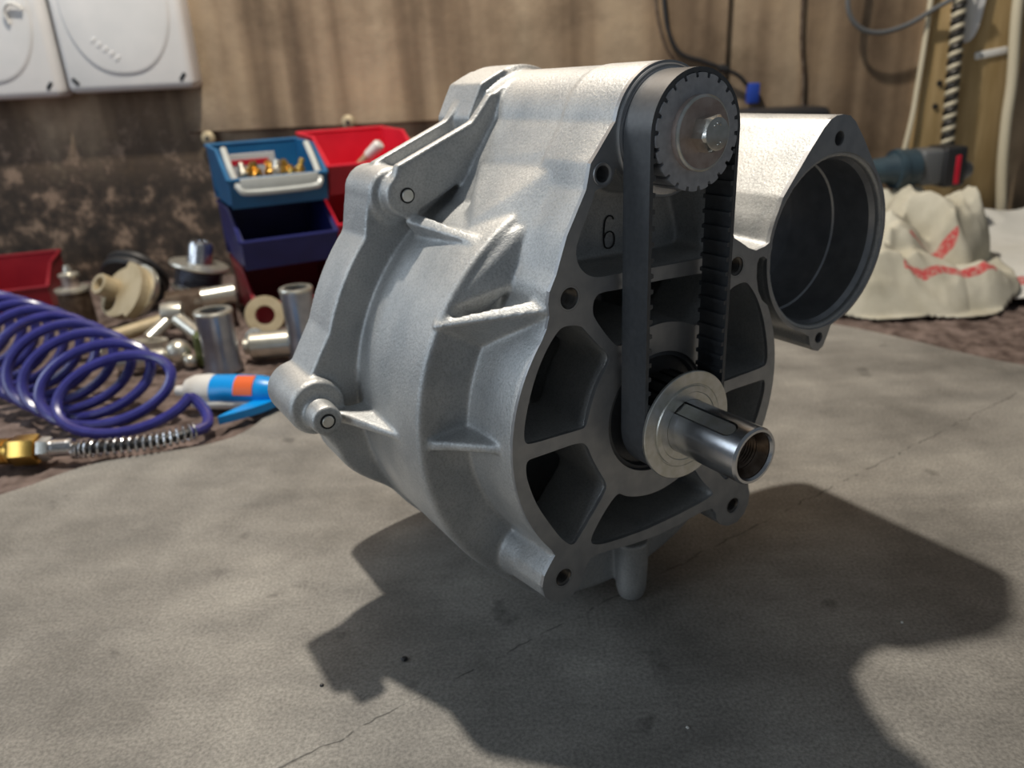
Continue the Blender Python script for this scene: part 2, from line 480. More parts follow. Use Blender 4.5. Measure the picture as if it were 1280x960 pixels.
front = mesh_obj('front_flange', *plate(outline, pockets + [circle(0, 0, HUB, 64)] + [circle(*b, 24) for b in bolts] + [circle(*plain, 24)], 0, 3.0), M_mach, gear, S)
front['label'] = 'machined flat front face of the casing'
bface = mesh_obj('bore_flange', *plate(bore_out, [circle(B[0], B[1], 62.4, 96)] + [circle(*b, 20) for b in ears], -0.06, 3.0), M_mach, gear, S)
bface['label'] = 'machined face around the large round bore'

# the casting: overlapping closed pieces, fused by a voxel remesh so that they blend like a real casting
mb = MB()
def flare(k):
    def g(p):
        r = math.hypot(*p); return (p[0]*k, p[1]*k) if r < 160 else (p[0]*1.0, p[1])
    return g
def grow(d):
    def g(p):
        k = sm(150, 60, p[1])
        tuck = 1 - 0.025*sm(138, 150, p[1])*sm(172, 164, p[1]) if p[0] < -40 else 1
        return (p[0]*tuck*(1+d*(0.3+0.7*k)), p[1]*(1+d*k))
    return g
holes_deep = pockets + [circle(0, 0, HUB+0.6, 48)] + [circle(b[0], b[1], b[2]+.6, 20) for b in bolts] + [circle(plain[0], plain[1], plain[2]+.6, 20)]
mb.add(*plate(outline, holes_deep, 0.9, 30.0, grow(0.02), 0.95))
back_out = [grow(0.02)(p) for p in outline]
def shrink(lp, k):
    cx = sum(p[0] for p in lp)/len(lp); cz = sum(p[1] for p in lp)/len(lp)
    return [(cx+(p[0]-cx)*k, cz+(p[1]-cz)*k) for p in lp]
mb.add(*plate(back_out, [shrink(p, 0.95) for p in pockets], 29.5, 48.0, grow(0.014), 0.94))
# floor of the number pocket
mb.add(*plate([(-72, 90), (72, 90), (44, 160), (-44, 160)], [], 35, 50))
# drum behind the first step
def polar_solid(rfun, y0, y1, n=160, edge=0.0, k1=1.0):
    """closed solid r(theta) between y0 and y1, edges broken by 'edge'"""
    rows = [(y0, -edge), (y0+edge, 0), (y1-edge, 0), (y1, -edge)] if edge else [(y0, 0), (y1, 0)]
    V = []; F = []
    for y, dr in rows:
        for i in range(n):
            a = 2*PI*i/n; r = (rfun(math.degrees(a)) + dr) * (1 + (k1-1)*(y-y0)/(y1-y0))
            V.append((r*math.cos(a), y, r*math.sin(a)))
    for j in range(len(rows)-1):
        for i in range(n):
            i2 = (i+1) % n
            F.append((j*n+i, j*n+i2, (j+1)*n+i2, (j+1)*n+i))
    F.append(tuple(range(n))); F.append(tuple(range((len(rows)-1)*n, len(rows)*n)))
    return V, F
def r_drum(d):
    return 149.5 + 10.5*sm(225, 252, d)*(1-sm(300, 330, d))
def r_flange(d):
    # big on the left from just below the pivot lug up to the bracket
    r = 152 + 20.5*(1-sm(192, 212, d))*sm(0, 10, d)
    r = max(r, 152 + 20.5*sm(340, 355, d), 172.0*sm(258, 262, d)*(1-sm(278, 282, d)))
    return r
def polar_shell(n=160):
    V = []; F = []
    def r_in(d): return 104 - 14*sm(222, 236, d)*(1-sm(304, 318, d))
    rows = [(46, lambda d: r_drum(d)-2.5), (48.5, r_drum), (139.5, r_drum), (142, lambda d: r_drum(d)-2.5), (142, lambda d: r_drum(d)-12), (55, lambda d: r_drum(d)-12), (54, r_in), (46, r_in)]
    for y, rf in rows:
        for i in range(n):
            a = 2*PI*i/n; r = rf(math.degrees(a))
            V.append((r*math.cos(a), y, r*math.sin(a)))
    m = len(rows)
    for j in range(m):
        j2 = (j+1) % m
        for i in range(n):
            i2 = (i+1) % n
            F.append((j*n+i, j*n+i2, j2*n+i2, j2*n+i))
    return V, F
mb.add(*polar_shell())
mb.add(*lathe([(HUB+.6, 46), (58, 46), (56, 110), (HUB+.6, 110)], 56, 'y', closed=True))
def hull(pts):
    bm = bmesh.new()
    for p in pts: bm.verts.new(p)
    r = bmesh.ops.convex_hull(bm, input=bm.verts)
    bmesh.ops.delete(bm, geom=[g for g in r['geom_unused'] + r['geom_interior'] if isinstance(g, bmesh.types.BMVert)], context='VERTS')
    bm.verts.index_update()
    out = ([tuple(v.co) for v in bm.verts], [tuple(v.index for v in f.verts) for f in bm.faces])
    bm.free(); return out
def pol(r, d, y): return (r*math.cos(math.radians(d)), y, r*math.sin(math.radians(d)))
mb.add(*hull([(-66, 36, 128), (-81, 32, 95), (-70, 36, 100), pol(148, 122, 66), pol(150, 132, 54), pol(148.5, 146, 47.5), pol(128, 146, 47.5), pol(120, 125, 70), pol(140, 140, 70), (-60, 60, 120)]))
mb.add(*polar_solid(r_flange, 140.0, 184.0, 160, 1.5))
mb.add(*polar_solid(lambda d: 149 - 19*sm(60, 95, d)*(1-sm(186, 202, d)), 183.0, REAR, 120, 8.0))
# tower that carries the upper pulley
def tower_out(g, R):
    return (arc(0, 173, R, 10, 168, 36) + [(-46-g, 166.5), (-57-g, 147), (-71-g, 123.7), (-82-1.6*g, 98), (82, 98), (71, 123.7), (57, 147)])
mb.add(*hull([(-50, 34, 158), (-56.5, 34, 147), (-71, 34, 123), (-59.5, 112, 150), (-85, 78, 125), (-98, 78, 106), (-44, 112, 165), (-40, 75, 120), (-60, 36, 110)]))
V0, F0 = plate(tower_out(0, 36.9), [], 35, 184)
nh = len(V0)//2
V0 = [(x*(1.0+0.12*(y > 100)*sm(184, 120, z)), y, z) for x, y, z in V0]
mb.add(V0, F0)
mb.add(*lathe([(0, 141), (40, 141), (42.5, 143.5), (42.5, 186), (0, 186)], 56, 'y', (0, 0, 171.5)))
mb.add(*plate([(-48, 181), (-36, 203), (-18, 211), (0, 205), (0, 150), (-40, 150)], [], 140, 186))
# upper bearing rim in front of the tower
# bore tube
tube_back = bore_out
mb.add(*plate(bore_out, [circle(B[0], B[1], 59.4, 80)] + [circle(b[0], b[1], b[2]+.6, 16) for b in ears], 0.9, 40))
mb.add(*plate(bore_out, [circle(B[0], B[1], 56.6, 80)], 39, 78))
mb.add(*plate(bore_out, [], 77, 150))
mb.add(*plate([(70, -20), (150, 30), (150, 120), (60, 120)], [], 60, 150))
# bracket with two cheeks and a slot on top, hinge boss at its end
arm = arc(-105, 138, 14.2, 120, 305, 18) + [(-92, 128.5), (-65, 142), (-43, 170), (-30, 172), (-30, 196), (-38, 196.5), (-53, 180), (-110, 157.0)]
arm = [p for p in arm]
low = [(p[0], min(p[1], 150 + (p[0]+110)*0.42)) for p in arm]
mb.add(*plate(arm, [], 125, 133))
mb.add(*plate(arm, [], 161, 170))
low_arm = arc(-105, 138, 14.2, 150, 305, 16) + [(-92, 128.5), (-65, 142), (-43, 170), (-52, 171), (-104, 149.5)]
mb.add(*plate(low_arm, [], 132, 162))
endw = arc(-105, 138, 14.2, 95, 250, 12) + [(-104, 126), (-104, 152.8)]
mb.add(*plate(endw, [], 125.5, 170))
mb.add(*plate([(-42, 176), (-34, 197), (-20, 205), (0, 205), (0, 160), (-36, 160)], [], 126, 172))
# flange lip that runs up to the bracket boss
mb.add(*lathe([(0, 137), (17, 137), (18.5, 140), (18.5, 183), (0, 183)], 36, 'y', (-107.5, 0, 137)))
mb.add(*plate([(-124, 146), (-128, 128), (-131, 112), (-110, 100), (-100, 130)], [], 140.5, 183))
# pivot lug on the left of the flange
mb.add(*lathe([(0, 131), (17.5, 131), (19.5, 134), (19.5, 184), (0, 184)], 40, 'y', (-181, 0, 7)))
mb.add(*plate([(-181, 26), (-160, 60), (-150, 0), (-160, -50), (-176, -20), (-188, -10)], [], 140.5, 183.5))
mb.add(*lathe([(0, 113.5), (9.2, 113.5), (10.2, 114.5), (10.8, 132), (0, 132)], 32, 'y', (-181.5, 0, 4)))
# gussets: radial webs across the steps
def gusset(ang, r0, y0, r1, y1, w0, w1, rin=None):
    a = math.radians(ang); u = (math.cos(a), math.sin(a)); t = (-u[1], u[0])
    rin = rin or (r0-8)
    V = []; 
    for (r, y, w) in ((rin, y0, w0), (r0, y0, w0), (r1, y1, w1), (r1, y1+10, w1), (rin, y1+10, w1)):
        for s in (-1, 1):
            V.append((u[0]*r+t[0]*w*s, y, u[1]*r+t[1]*w*s))
    F = [(0,2,4,6,8), (9,7,5,3,1)]
    for i in range(5):
        j = (i+1) % 5
        F.append((2*i, 2*j, 2*j+1, 2*i+1))
    return V, F
def web(A, B, w0, w1, depth=30, da=None):
    """cast web whose crest runs from A to B (x, y, z), reaching 'depth' towards the shaft axis"""
    A = Vector(A); B = Vector(B)
    ra = Vector((A.x, 0, A.z)).normalized(); rb = Vector((B.x, 0, B.z)).normalized()
    t = (B-A).cross((ra+rb)/2).normalized()
    pts = [(A, w0), (B, w1), (B-rb*depth, w1*1.6), (A-ra*(da or depth), w0*1.6)]
    V = [tuple(p + t*w*k) for k in (-1, 1) for p, w in pts]
    F = [(0, 1, 2, 3), (7, 6, 5, 4)] + [(i, (i+1) % 4, 4+(i+1) % 4, 4+i) for i in range(4)]
    return V, F
mb.add(*web((-83, 5, 87), (-132, 50, 74.5), 5.0, 2.4, 44, 12))
mb.add(*web((-112, 10, 2.5), (-148, 50, 1.5), 2.6, 3.2, 40, 6))
mb.add(*web((-172, 131, -1), (-148.5, 70, -2.5), 4.2, 2.0, 34))
mb.add(*web((-104, 129, 124), (-93.5, 58, 117), 4.5, 3.0, 34))
# cast boss behind the bottom left bolt
mb.add(*lathe([(0, 30), (17.5, 30), (21, 50), (22, 74), (0, 74)], 36, 'y', (-79, 0, -97)))
mb.add(*lathe([(0, 30), (17.5, 30), (21, 50), (0, 70)], 36, 'y', (79, 0, -99)))
# foot under the drum
mb.add(*lathe([(0, -173.6), (6, -173.4), (9.6, -170.5), (11.6, -163), (12.2, -150), (13, -120), (0, -120)], 36, 'z', (12, 37, 0)))
mb.add(*lathe([(0, -173.6), (12, -173), (16, -168), (18, -140), (0, -140)], 36, 'z', (60, 150, 0)))
# ribs deep inside the pockets
mb.add(*lathe([(0, 60), (12, 60), (13, 142), (0, 142)], 24, 'y', (-90, 0, -20)))
mb.add(*plate([(-58, -4), (-140, -4), (-140, 4), (-58, 4)], [], 62, 142))
casting = mb.obj('casting', M_cast, gear, S, False)
remesh(casting, 0.0013, 9, 0.5)
# ---------------------------------------------------------------- parts of the gearbox
def gpart(name, vf, m, parent=gear, smooth=True, label=None, sharp=None):
    o = mesh_obj(name, vf[0], vf[1], m, parent, S, smooth, sharp=sharp)
    if label: o['label'] = label
    return o
UZ = 172.9
# bore sleeve: chamfer, bright wall, retaining step, dark floor
gpart('bore_sleeve', lathe([(62.4, 0.0), (57.2, 8.5), (57.0, 38), (55.6, 39), (55.2, 76.4), (0, 76.6), (0, 78), (58, 78), (58, 9.4), (62.4, 2.0)], 96, 'y', (B[0], 0, B[1]), closed=True), M_bore, sharp=25)
# bearing rims and seal
gpart('bearing_rim', lathe([(36.2, 1), (36.2, -1.0), (35.4, -1.8), (33.8, -1.8), (33.0, -1.0), (33.0, 1)], 72, 'y', (0, 0, UZ), closed=True), M_mach, label='bright rim round the upper bearing')
gpart('bearing_rim', lathe([(34.2, 4), (34.2, -2.6), (31.0, -3.2), (26, -3.2), (26, 4)], 72, 'y', (0, 0, UZ), closed=True), M_steel)
gpart('oil_seal', lathe([(HUB-.1, 2.5), (HUB-3, 1.6), (HUB-4, 6), (22, 7), (16, 7), (16, 9), (HUB-.1, 9)], 72, 'y', closed=True), M_rub, label='black rubber oil seal behind the lower pulley')
# toothed pulleys
def pulley_outline(R, depth, nt=22, w=0.30):
    pts = []
    for k in range(nt):
        a0 = 2*PI*(k+0.25)/nt
        da = 2*PI/nt
        for fr, rr in ((-0.5+w*0.5, R), (-0.5+w*0.75, R), (-0.22, R+0.15), (0, R+0.2), (0.22, R+0.15), (0.5-w*0.75, R), (0.5-w*0.5, R), (0.5-w*0.36, R-depth), (0.5, R-depth-.1), (0.5+w*0.36, R-depth)):
            a = a0 + da*fr
            pts.append((rr*math.cos(a), rr*math.sin(a)))
    return pts
up_out = [(x, z+UZ) for x, z in pulley_outline(30.4, 2.3)]
gpart('toothed_pulley', plate(up_out, [], -25.0, -3.2), M_pul, sharp=30, label='upper toothed pulley')
gpart('toothed_pulley', plate(pulley_outline(29.6, 2.3), [], -24.2, -1.5), M_dark, sharp=30, label='lower toothed pulley behind the washer')
# belt
belt_ctr = [(0, 0)]
def race(R):
    return arc(0, UZ, R, 0, 180, 48) + arc(0, 0, R, 180, 360, 48)
belt = gpart('timing_belt', plate(race(33.3), [race(30.9)], -24.3, -2.9), M_rub, label='black toothed rubber timing belt')
tv, tf = box(-1.6, 1.6, -24.1, -3.1, -2.2, 0.3)
tv = [(x*(0.72 if z < 0 else 1.0), y, z) for x, y, z in tv]
tooth0 = None
def belt_tooth(x, z, ang):
    global tooth0
    if tooth0 is None:
        tooth0 = gpart('belt_tooth', (tv, tf), M_rub, belt, False); o = tooth0
    else:
        o = tooth0.copy(); C.objects.link(o)
    o.location = (x*S, 0, z*S); o.rotation_euler = (0, ang, 0)
pitch = 2*PI*31/22
for k in range(22):
    a = 2*PI*(k+0.75)/22
    if math.sin(a) > 0.02: belt_tooth(31*math.cos(a), UZ+31*math.sin(a), PI/2-a)
    if math.sin(a) < -0.02: belt_tooth(31*math.cos(a), 31*math.sin(a), PI/2-a)
z = UZ - 3.0
while z > 3:
    belt_tooth(31, z, PI/2); belt_tooth(-31, z, -PI/2); z -= pitch
# washer and bolt on the upper pulley
gpart('thick_washer', lathe([(6, -25.0), (19.7, -25.0), (19.7, -28.9), (18.9, -29.6), (6, -29.6)], 64, 'y', (0, 0, UZ), closed=True), M_rust, sharp=30, label='thick brownish washer')
hexr = 17/2/math.cos(PI/6)
hv = []; hf = []
NH = 36
for (t, yy) in ((0, -29.6), (0, -37.2), (1, -38.9), (2, -39.2)):
    for i in range(NH):
        a = 2*PI*i/NH + math.radians(10)
        rh = (17.5/2)/math.cos(((a-math.radians(10)) % (PI/3))-PI/6)
        r = {0: rh, 1: min(rh, 8.5), 2: 7.6}[t] if t else rh
        hv.append((r*math.cos(a), yy, UZ+r*math.sin(a)))
for j in range(3):
    for i in range(NH):
        i2 = (i+1) % NH
        hf.append((j*NH+i, j*NH+i2, (j+1)*NH+i2, (j+1)*NH+i))
hf.append(tuple(range(3*NH, 4*NH))); hf.append(tuple(range(NH)))
ws = [o for o in gear.children if o.name.startswith('thick_washer')][0]
gpart('polished_edge', lathe([(19.75, -28.2), (19.8, -28.9), (18.9, -29.75), (18.3, -29.75), (18.3, -28.2)], 64, 'y', (0, 0, UZ), closed=True), M_zinc, ws, label='bright worn edge of the washer')
bolt = gpart('hex_bolt', (hv, hf), M_bolt, sharp=20, label='hexagon head bolt')
for (a, r) in ((70, 5.2), (95, 5.4), (120, 5.0), (-60, 5.0), (-85, 5.4)):
    aa = math.radians(a)
    gpart('head_mark', lathe([(0, -39.8), (0.7, -39.6), (0.9, -39.0), (0, -38.9)], 10, 'y', (r*math.cos(aa), 0, UZ+r*math.sin(aa))), M_bolt, bolt)
# shaft with keyway
shaft = gpart('output_shaft', lathe([(0, 10), (17.4, 10), (17.4, -78.4), (16.4, -79.9), (14.9, -79.9), (14.0, -78.2), (13.6, -60), (0, -58)], 80, 'y'), M_steel, sharp=25, label='steel output shaft with a hollow threaded end')
def stadium(w, L0, L1, n=12):
    """key seat outline in (across, along) coordinates"""
    return [(-w, L0), (w, L0)] + [(w*math.cos(PI*i/n), L1 + w*math.sin(PI*i/n)*1.0) for i in range(n+1)] 
def radial_block(w, y_in, y_end, r0, r1, ang, n=12):
    st = [(-w, y_in), (-w, y_end+w)] + [(-w*math.cos(PI*i/n), y_end+w-w*math.sin(PI*i/n)) for i in range(1, n)] + [(w, y_end+w), (w, y_in)]
    a = math.radians(ang); u = (math.cos(a), math.sin(a)); t = (-u[1], u[0])
    V = []
    for r in (r0, r1):
        for (s, y) in st: V.append((u[0]*r+t[0]*s, y, u[1]*r+t[1]*s))
    N = len(st)
    F = [tuple(range(N)), tuple(range(N, 2*N))] + [(i, (i+1) % N, N+(i+1) % N, N+i) for i in range(N)]
    return V, F
cut = gpart('cutter', radial_block(5.4, -22, -71.5, 12, 22, 118), M_steel, None)
bpy.context.view_layer.update()
md = shaft.modifiers.new('b', 'BOOLEAN'); md.object = cut; md.operation = 'DIFFERENCE'; md.solver = 'EXACT'
cut.parent = gear
bpy.context.view_layer.update()
dg = bpy.context.evaluated_depsgraph_get(); dg.update()
me = bpy.data.meshes.new_from_object(shaft.evaluated_get(dg))
shaft.modifiers.clear(); shaft.data = me
for p in me.polygons: p.use_smooth = True
me.set_sharp_from_angle(angle=math.radians(25))
bpy.data.objects.remove(cut)
gpart('shaft_key', radial_block(4.3, -24, -70.0, 10, 16.1, 118), M_zinc, shaft, sharp=30, label='flat key lying in the shaft keyway')
thr = [(13.9, -77.6), (12.8, -76.2), (10.6, -72.5), (10.2, -72)]
for k in range(6): thr += [(10.3, -71.5+k*1.8), (9.3, -70.6+k*1.8)]
gpart('thread', lathe(thr + [(9.0, -60.4), (0, -60.2), (0, -59), (13.5, -59)], 40, 'y', closed=True), M_inner, shaft, label='rusty internal thread')
# washer on the shaft
gpart('shaft_washer', lathe([(17.5, -24.4), (35.0, -24.4), (35.4, -24.8), (35.4, -26.2), (35.0, -26.7), (27.4, -26.7), (27.0, -26.3), (26.4, -26.3), (26.0, -27.6), (22.5, -27.9), (22.0, -27.4), (17.5, -27.4)], 96, 'y', closed=True), M_zinc, sharp=20, label='wide zinc plated washer on the shaft')
# threaded inserts in the four bolt holes
for (bx_, bz_, br) in bolts:
    pr = [(br+1.1, -0.05), (br+0.1, 0.5)]
    for k in range(9): pr += [(br-0.1, 1.0+k*1.7), (br-1.5, 1.85+k*1.7)]
    pr += [(br-1.0, 18), (0, 18), (0, 20), (br+.5, 20), (br+.5, 0.8)]
    gpart('threaded_insert', lathe(pr, 32, 'y', (bx_, 0, bz_), closed=True), M_thread, sharp=15)
gpart('dowel_bushing', lathe([(5.6, 0.5), (6.4, -0.4), (6.0, -1.0), (4.6, -0.6), (4.4, 16), (0, 16), (0, 17), (5.0, 17)], 32, 'y', (plain[0], 0, plain[1]), closed=True), M_mach, label='plain hole bush beside the belt')
for (ex, ez, er) in ears:
    gpart('ear_hole', lathe([(er+.7, -0.1), (er-.1, 0.8), (er-.2, 16), (0, 16), (0, 17), (er+.5, 17), (er+.5, 0.6)], 24, 'y', (ex, 0, ez), closed=True), M_mach)
# hinge pins
gpart('hinge_pin', lathe([(0, 123.6), (3.6, 123.6), (4.0, 124.0), (4.0, 126)], 28, 'y', (-105, 0, 138)), M_zinc, label='round pin end in the bracket')
gpart('pin_gap', lathe([(0, 124.5), (5.0, 124.5), (5.0, 126.5), (0, 126.5)], 28, 'y', (-105, 0, 138)), M_groove)
gpart('hinge_pin', lathe([(0, 112.4), (3.5, 112.4), (3.9, 112.8), (3.9, 115)], 28, 'y', (-181.5, 0, 4)), M_zinc, label='pin end in the side lug')
gpart('pin_gap', lathe([(0, 113.2), (5.2, 113.2), (5.2, 115), (0, 115)], 28, 'y', (-181.5, 0, 4)), M_groove)
# cast number 6 on the pocket floor
six = bez([(3.4, 7.6), (2.2, 9.6), (-1.0, 9.9), (-3.4, 7.0), (-4.2, 0), (-4.2, -4.5), (-3.2, -8.6), (0, -10), (3.2, -8.6), (4.2, -5.0), (3.4, -1.2), (0.6, 0.4), (-2.4, -0.4), (-4.0, -3.0)], 6)
gpart('cast_number', tube([(x-12.5, 34.4, z+113.5) for x, z in six], 0.42, 8), M_groove, label='cast number 6 in the upper pocket')

# ================================================================== BACKGROUND THINGS
def place(o, loc, rot=(0, 0, 0)):
    o.location = loc; o.rotation_euler = rot; return o
def part(name, vf, m, parent, smooth=True, label=None, sharp=35, loc=None, rot=None):
    o = mesh_obj(name, vf[0], vf[1], m, parent, 1.0, smooth, sharp=sharp)
    if label: o['label'] = label
    if loc: o.location = loc
    if rot: o.rotation_euler = rot
    return o
def rbox(x0, x1, y0, y1, z0, z1, r=0.003, seg=3):
    bm = bmesh.new()
    v, f = box(x0, x1, y0, y1, z0, z1)
    vv = [bm.verts.new(p) for p in v]
    for q in f: bm.faces.new([vv[i] for i in q])
    bmesh.ops.bevel(bm, geom=list(bm.edges), offset=r, segments=seg, affect='EDGES', profile=0.5)
    bm.verts.index_update()
    out = ([tuple(p.co) for p in bm.verts], [tuple(p.index for p in q.verts) for q in bm.faces])
    bm.free(); return out
def merge(*vfs):
    m = MB()
    for v in vfs: m.add(*v)
    return m.v, m.f
def xyz(vf, fn): return [fn(*p) for p in vf[0]], vf[1]
def slab(outline, t0, t1, holes=()):
    """plate lying flat: outline in x, y, thickness along z"""
    v, f = plate(outline, list(holes), t0, t1); return [(x, z, y) for x, y, z in v], f

M_white = mat('grey_white_plastic', (0.68, 0.675, 0.67), 0.45, 0, 12, (0.76, 0.745, 0.735), 0.05, 300)
M_clip = mat('white_plastic', (0.74, 0.73, 0.70), 0.4)
M_black = mat('black_plastic', (0.02, 0.02, 0.022), 0.45)
M_blue = mat('blue_plastic', (0.012, 0.11, 0.26), 0.4, 0, 20, (0.016, 0.14, 0.31))
M_navy = mat('navy_plastic', (0.012, 0.016, 0.105), 0.4, 0, 20, (0.018, 0.022, 0.14))
M_red = mat('red_plastic', (0.62, 0.012, 0.035), 0.38, 0, 20, (0.70, 0.018, 0.045))
M_dred = mat('dark_red_plastic', (0.22, 0.008, 0.018), 0.4, 0, 20, (0.27, 0.012, 0.022))
M_clear = mat('clear_plastic', (0.50, 0.52, 0.50), 0.25, 0, 20, (0.58, 0.60, 0.58), spec=0.6)
M_brass = mat('brass', (0.70, 0.42, 0.10), 0.28, 1.0, 60, (0.78, 0.50, 0.14))
M_hose = mat('violet_blue_hose', (0.035, 0.035, 0.20), 0.25, 0, 60, (0.045, 0.045, 0.25), spec=0.6)
M_beige = mat('beige_castiron', (0.42, 0.34, 0.21), 0.55, 0.25, 40, (0.50, 0.42, 0.28), 0.2, 300)
M_brown = mat('rusty_brown_steel', (0.10, 0.065, 0.045), 0.5, 0.5, 60, (0.20, 0.15, 0.11), 0.2, 300)
M_sleeve = mat('grey_steel_sleeve', (0.36, 0.37, 0.42), 0.32, 0.9, 60, (0.45, 0.46, 0.50))
M_pale = mat('pale_steel', (0.62, 0.60, 0.52), 0.32, 0.8, 60, (0.72, 0.70, 0.62), 0.1, 300)
M_olive = mat('olive_paint', (0.10, 0.12, 0.03), 0.5)
M_cyan = mat('bright_blue_plastic', (0.0, 0.30, 0.80), 0.32)
M_orange = mat('orange_sticker', (0.80, 0.13, 0.02), 0.45)
M_wood = mat('tan_wood', (0.36, 0.25, 0.11), 0.65, 0, 14, (0.47, 0.34, 0.17), 0.2, 200, stretch=(4.0, 4.0, 0.5))
M_cream = mat('cream_hose', (0.60, 0.54, 0.40), 0.5)
M_tool = mat('blue_grey_plastic', (0.03, 0.052, 0.07), 0.4, 0, 30, (0.045, 0.075, 0.095))
M_toolg = mat('grey_plastic', (0.12, 0.125, 0.13), 0.45)
M_paper = mat('white_paper', (0.70, 0.68, 0.66), 0.6)

# ---- wall boxes
def wall_box(name, x0, x1, z0, z1, lab, hook):
    t = empty(name, ((x0+x1)/2, WY-0.03, z0))
    t.location.y = WY
    w = x1-x0; h = z1-z0
    part('housing', rbox(-w/2, w/2, -0.060, -0.001, 0, h, 0.014, 4), M_white, t)
    # oval raised panel
    n = 64; ro = w*0.415; cz = 0.030+ro*1.25
    ov = lambda k: [(ro*k*math.copysign(abs(math.cos(2*PI*i/n))**0.85, math.cos(2*PI*i/n)), cz+ro*1.25*k*math.sin(2*PI*i/n) if math.sin(2*PI*i/n) < 0 else cz+(h-cz-0.03)*k*min(1, 1.2*math.sin(2*PI*i/n))) for i in range(n)]
    V = []; F = []
    rows = [(1.02, -0.0595), (0.985, -0.0625), (0.95, -0.0632), (0.55, -0.0640)]
    for k, y in rows: V += [(x, y, z) for x, z in ov(k)]
    for j in range(len(rows)-1):
        for i in range(n): F.append((j*n+i, j*n+(i+1) % n, (j+1)*n+(i+1) % n, (j+1)*n+i))
    F.append(tuple(range((len(rows)-1)*n, len(rows)*n)))
    part('round_panel', (V, F), M_white, t, sharp=60)
    for sx_ in (-1, 1):
        part('screw_slot', rbox(-0.0035, 0.0035, -0.0015, 0.0015, -0.008, 0.008, 0.001, 2), M_black, t, loc=(sx_*(w/2-0.020), -0.0605, 0.022), rot=(0, sx_*0.7, 0))
    if hook:
        part('hook', tube(bez([(-0.016, 0, -0.030), (-0.017, -0.004, -0.008), (-0.006, -0.006, 0.004), (0.008, -0.005, 0.002), (0.016, -0.002, -0.006)], 8), 0.0032, 8), M_clip, t, loc=(w/2-0.048, -0.066, 0.165))
    else:
        for k in range(5):
            part('raised_letter', rbox(-0.003, 0.003, -0.0008, 0.0008, -0.005, 0.005, 0.0005, 1), M_white, t, loc=(-0.052+k*0.010, -0.0642, 0.095-k*0.0085), rot=(0, 0.7, 0))
    return tag(t, lab, 'wall box', 'plastic boxes on the wall')
wall_box('wall_box', -1.125, -0.869, 0.386, 0.70, 'grey-white plastic wall box at the left edge, with a small hook on its panel', True)
wall_box('wall_box', -0.856, -0.603, 0.391, 0.70, 'grey-white plastic wall box with a plain oval panel, second from the left', False)
# ---- wall anchors
for (x, z, lab) in ((-0.612, 0.292, 'rusty round wall anchor left of the blue bins'), (-0.315, 0.310, 'rusty round wall anchor above the red bin')):
    t = empty('wall_anchor', (x, WY-0.0145, z)); 
    part('plate', lathe([(0, -0.006), (0.006, -0.006), (0.012, -0.004), (0.015, 0), (0, 0)], 20), M_beige, t)
    part('socket', lathe([(0, -0.0075), (0.0045, -0.0075), (0.0045, -0.005), (0, -0.005)], 14), M_black, t)
    tag(t, lab, 'anchor', 'anchors in the wall')

# ---- open-front storage bins
def storage_bin(w, d, h, m, loc, yaw, lab, grp, clear=False, lip=0.42):
    """front of the bin at local y=0, open upper front, depth towards +y"""
    t = empty('storage_bin', loc, (0, 0, yaw)); th = 0.004
    side = chaikin([(0.012, 0), (d-0.004, 0), (d, h), (d-0.02, h), (d*0.42, h), (d*0.36, h*0.94), (0.006, h*lip+0.004), (0.0, h*lip)], 1)
    for sgn in (-1, 1):
        v, f = plate(side, [], -th/2, th/2)
        part('side_wall', ([(y + sgn*(w/2-th/2) + sgn*0.004*(1-z/h)*-1, x, z) for x, y, z in v], f), m, t)
    part('base', rbox(-w/2+0.005, w/2-0.005, 0.012, d-0.003, 0.0, 0.005, 0.001, 1), m, t)
    part('back_wall', rbox(-w/2+0.001, w/2-0.001, d-0.005, d, 0, h, 0.001, 1), m, t)
    v, f = box(-w/2+0.002, w/2-0.002, 0, th, 0, h*lip)
    part('front_lip', ([(x, y+0.010*(1-z/(h*lip)), z) for x, y, z in v], f), m, t, False)
    part('rim', merge(tube([(-w/2, 0.002, h*lip), (w/2, 0.002, h*lip)], 0.0035, 8), tube([(-w/2, d-0.003, h), (w/2, d-0.003, h)], 0.0035, 8),
         tube([(-w/2+.001, 0.002, h*lip), (-w/2+.001, d*0.38, h*0.97), (-w/2+.001, d, h)], 0.0032, 8), tube([(w/2-.001, 0.002, h*lip), (w/2-.001, d*0.38, h*0.97), (w/2-.001, d, h)], 0.0032, 8)), m, t)
    if clear:
        # clear insert that follows the slanted opening: U-shaped frame plus a label band
        pts = [(-w/2+0.012, d*0.37, h*0.99), (-w/2+0.012, d*0.14, h*0.62), (-w/2+0.016, -0.003, h*0.36), (-w/2+0.034, -0.006, h*0.28), (w/2-0.034, -0.006, h*0.28), (w/2-0.016, -0.003, h*0.36), (w/2-0.012, d*0.14, h*0.62), (w/2-0.012, d*0.37, h*0.99)]
        part('window_frame', tube(bez(pts, 5), 0.0055, 8), M_clear, t, label='clear plastic frame round the opening')
        part('window_lip', rbox(-w/2+0.018, w/2-0.018, -0.008, -0.004, h*0.24, h*0.53, 0.0015, 2), M_clear, t)
    return tag(t, lab, 'storage bin', grp)
yb = math.radians(27)
fwd = Vector((math.sin(yb), -math.cos(yb), 0)); rgt = Vector((math.cos(yb), math.sin(yb), 0))
base = Vector((-0.372, 1.315, 0))
G1 = 'open-front bins stacked by the wall'
storage_bin(0.165, 0.20, 0.094, M_dred, base + fwd*0.028 + rgt*0.004, yb, 'dark red open-front bin at the bottom of the blue stack', G1)
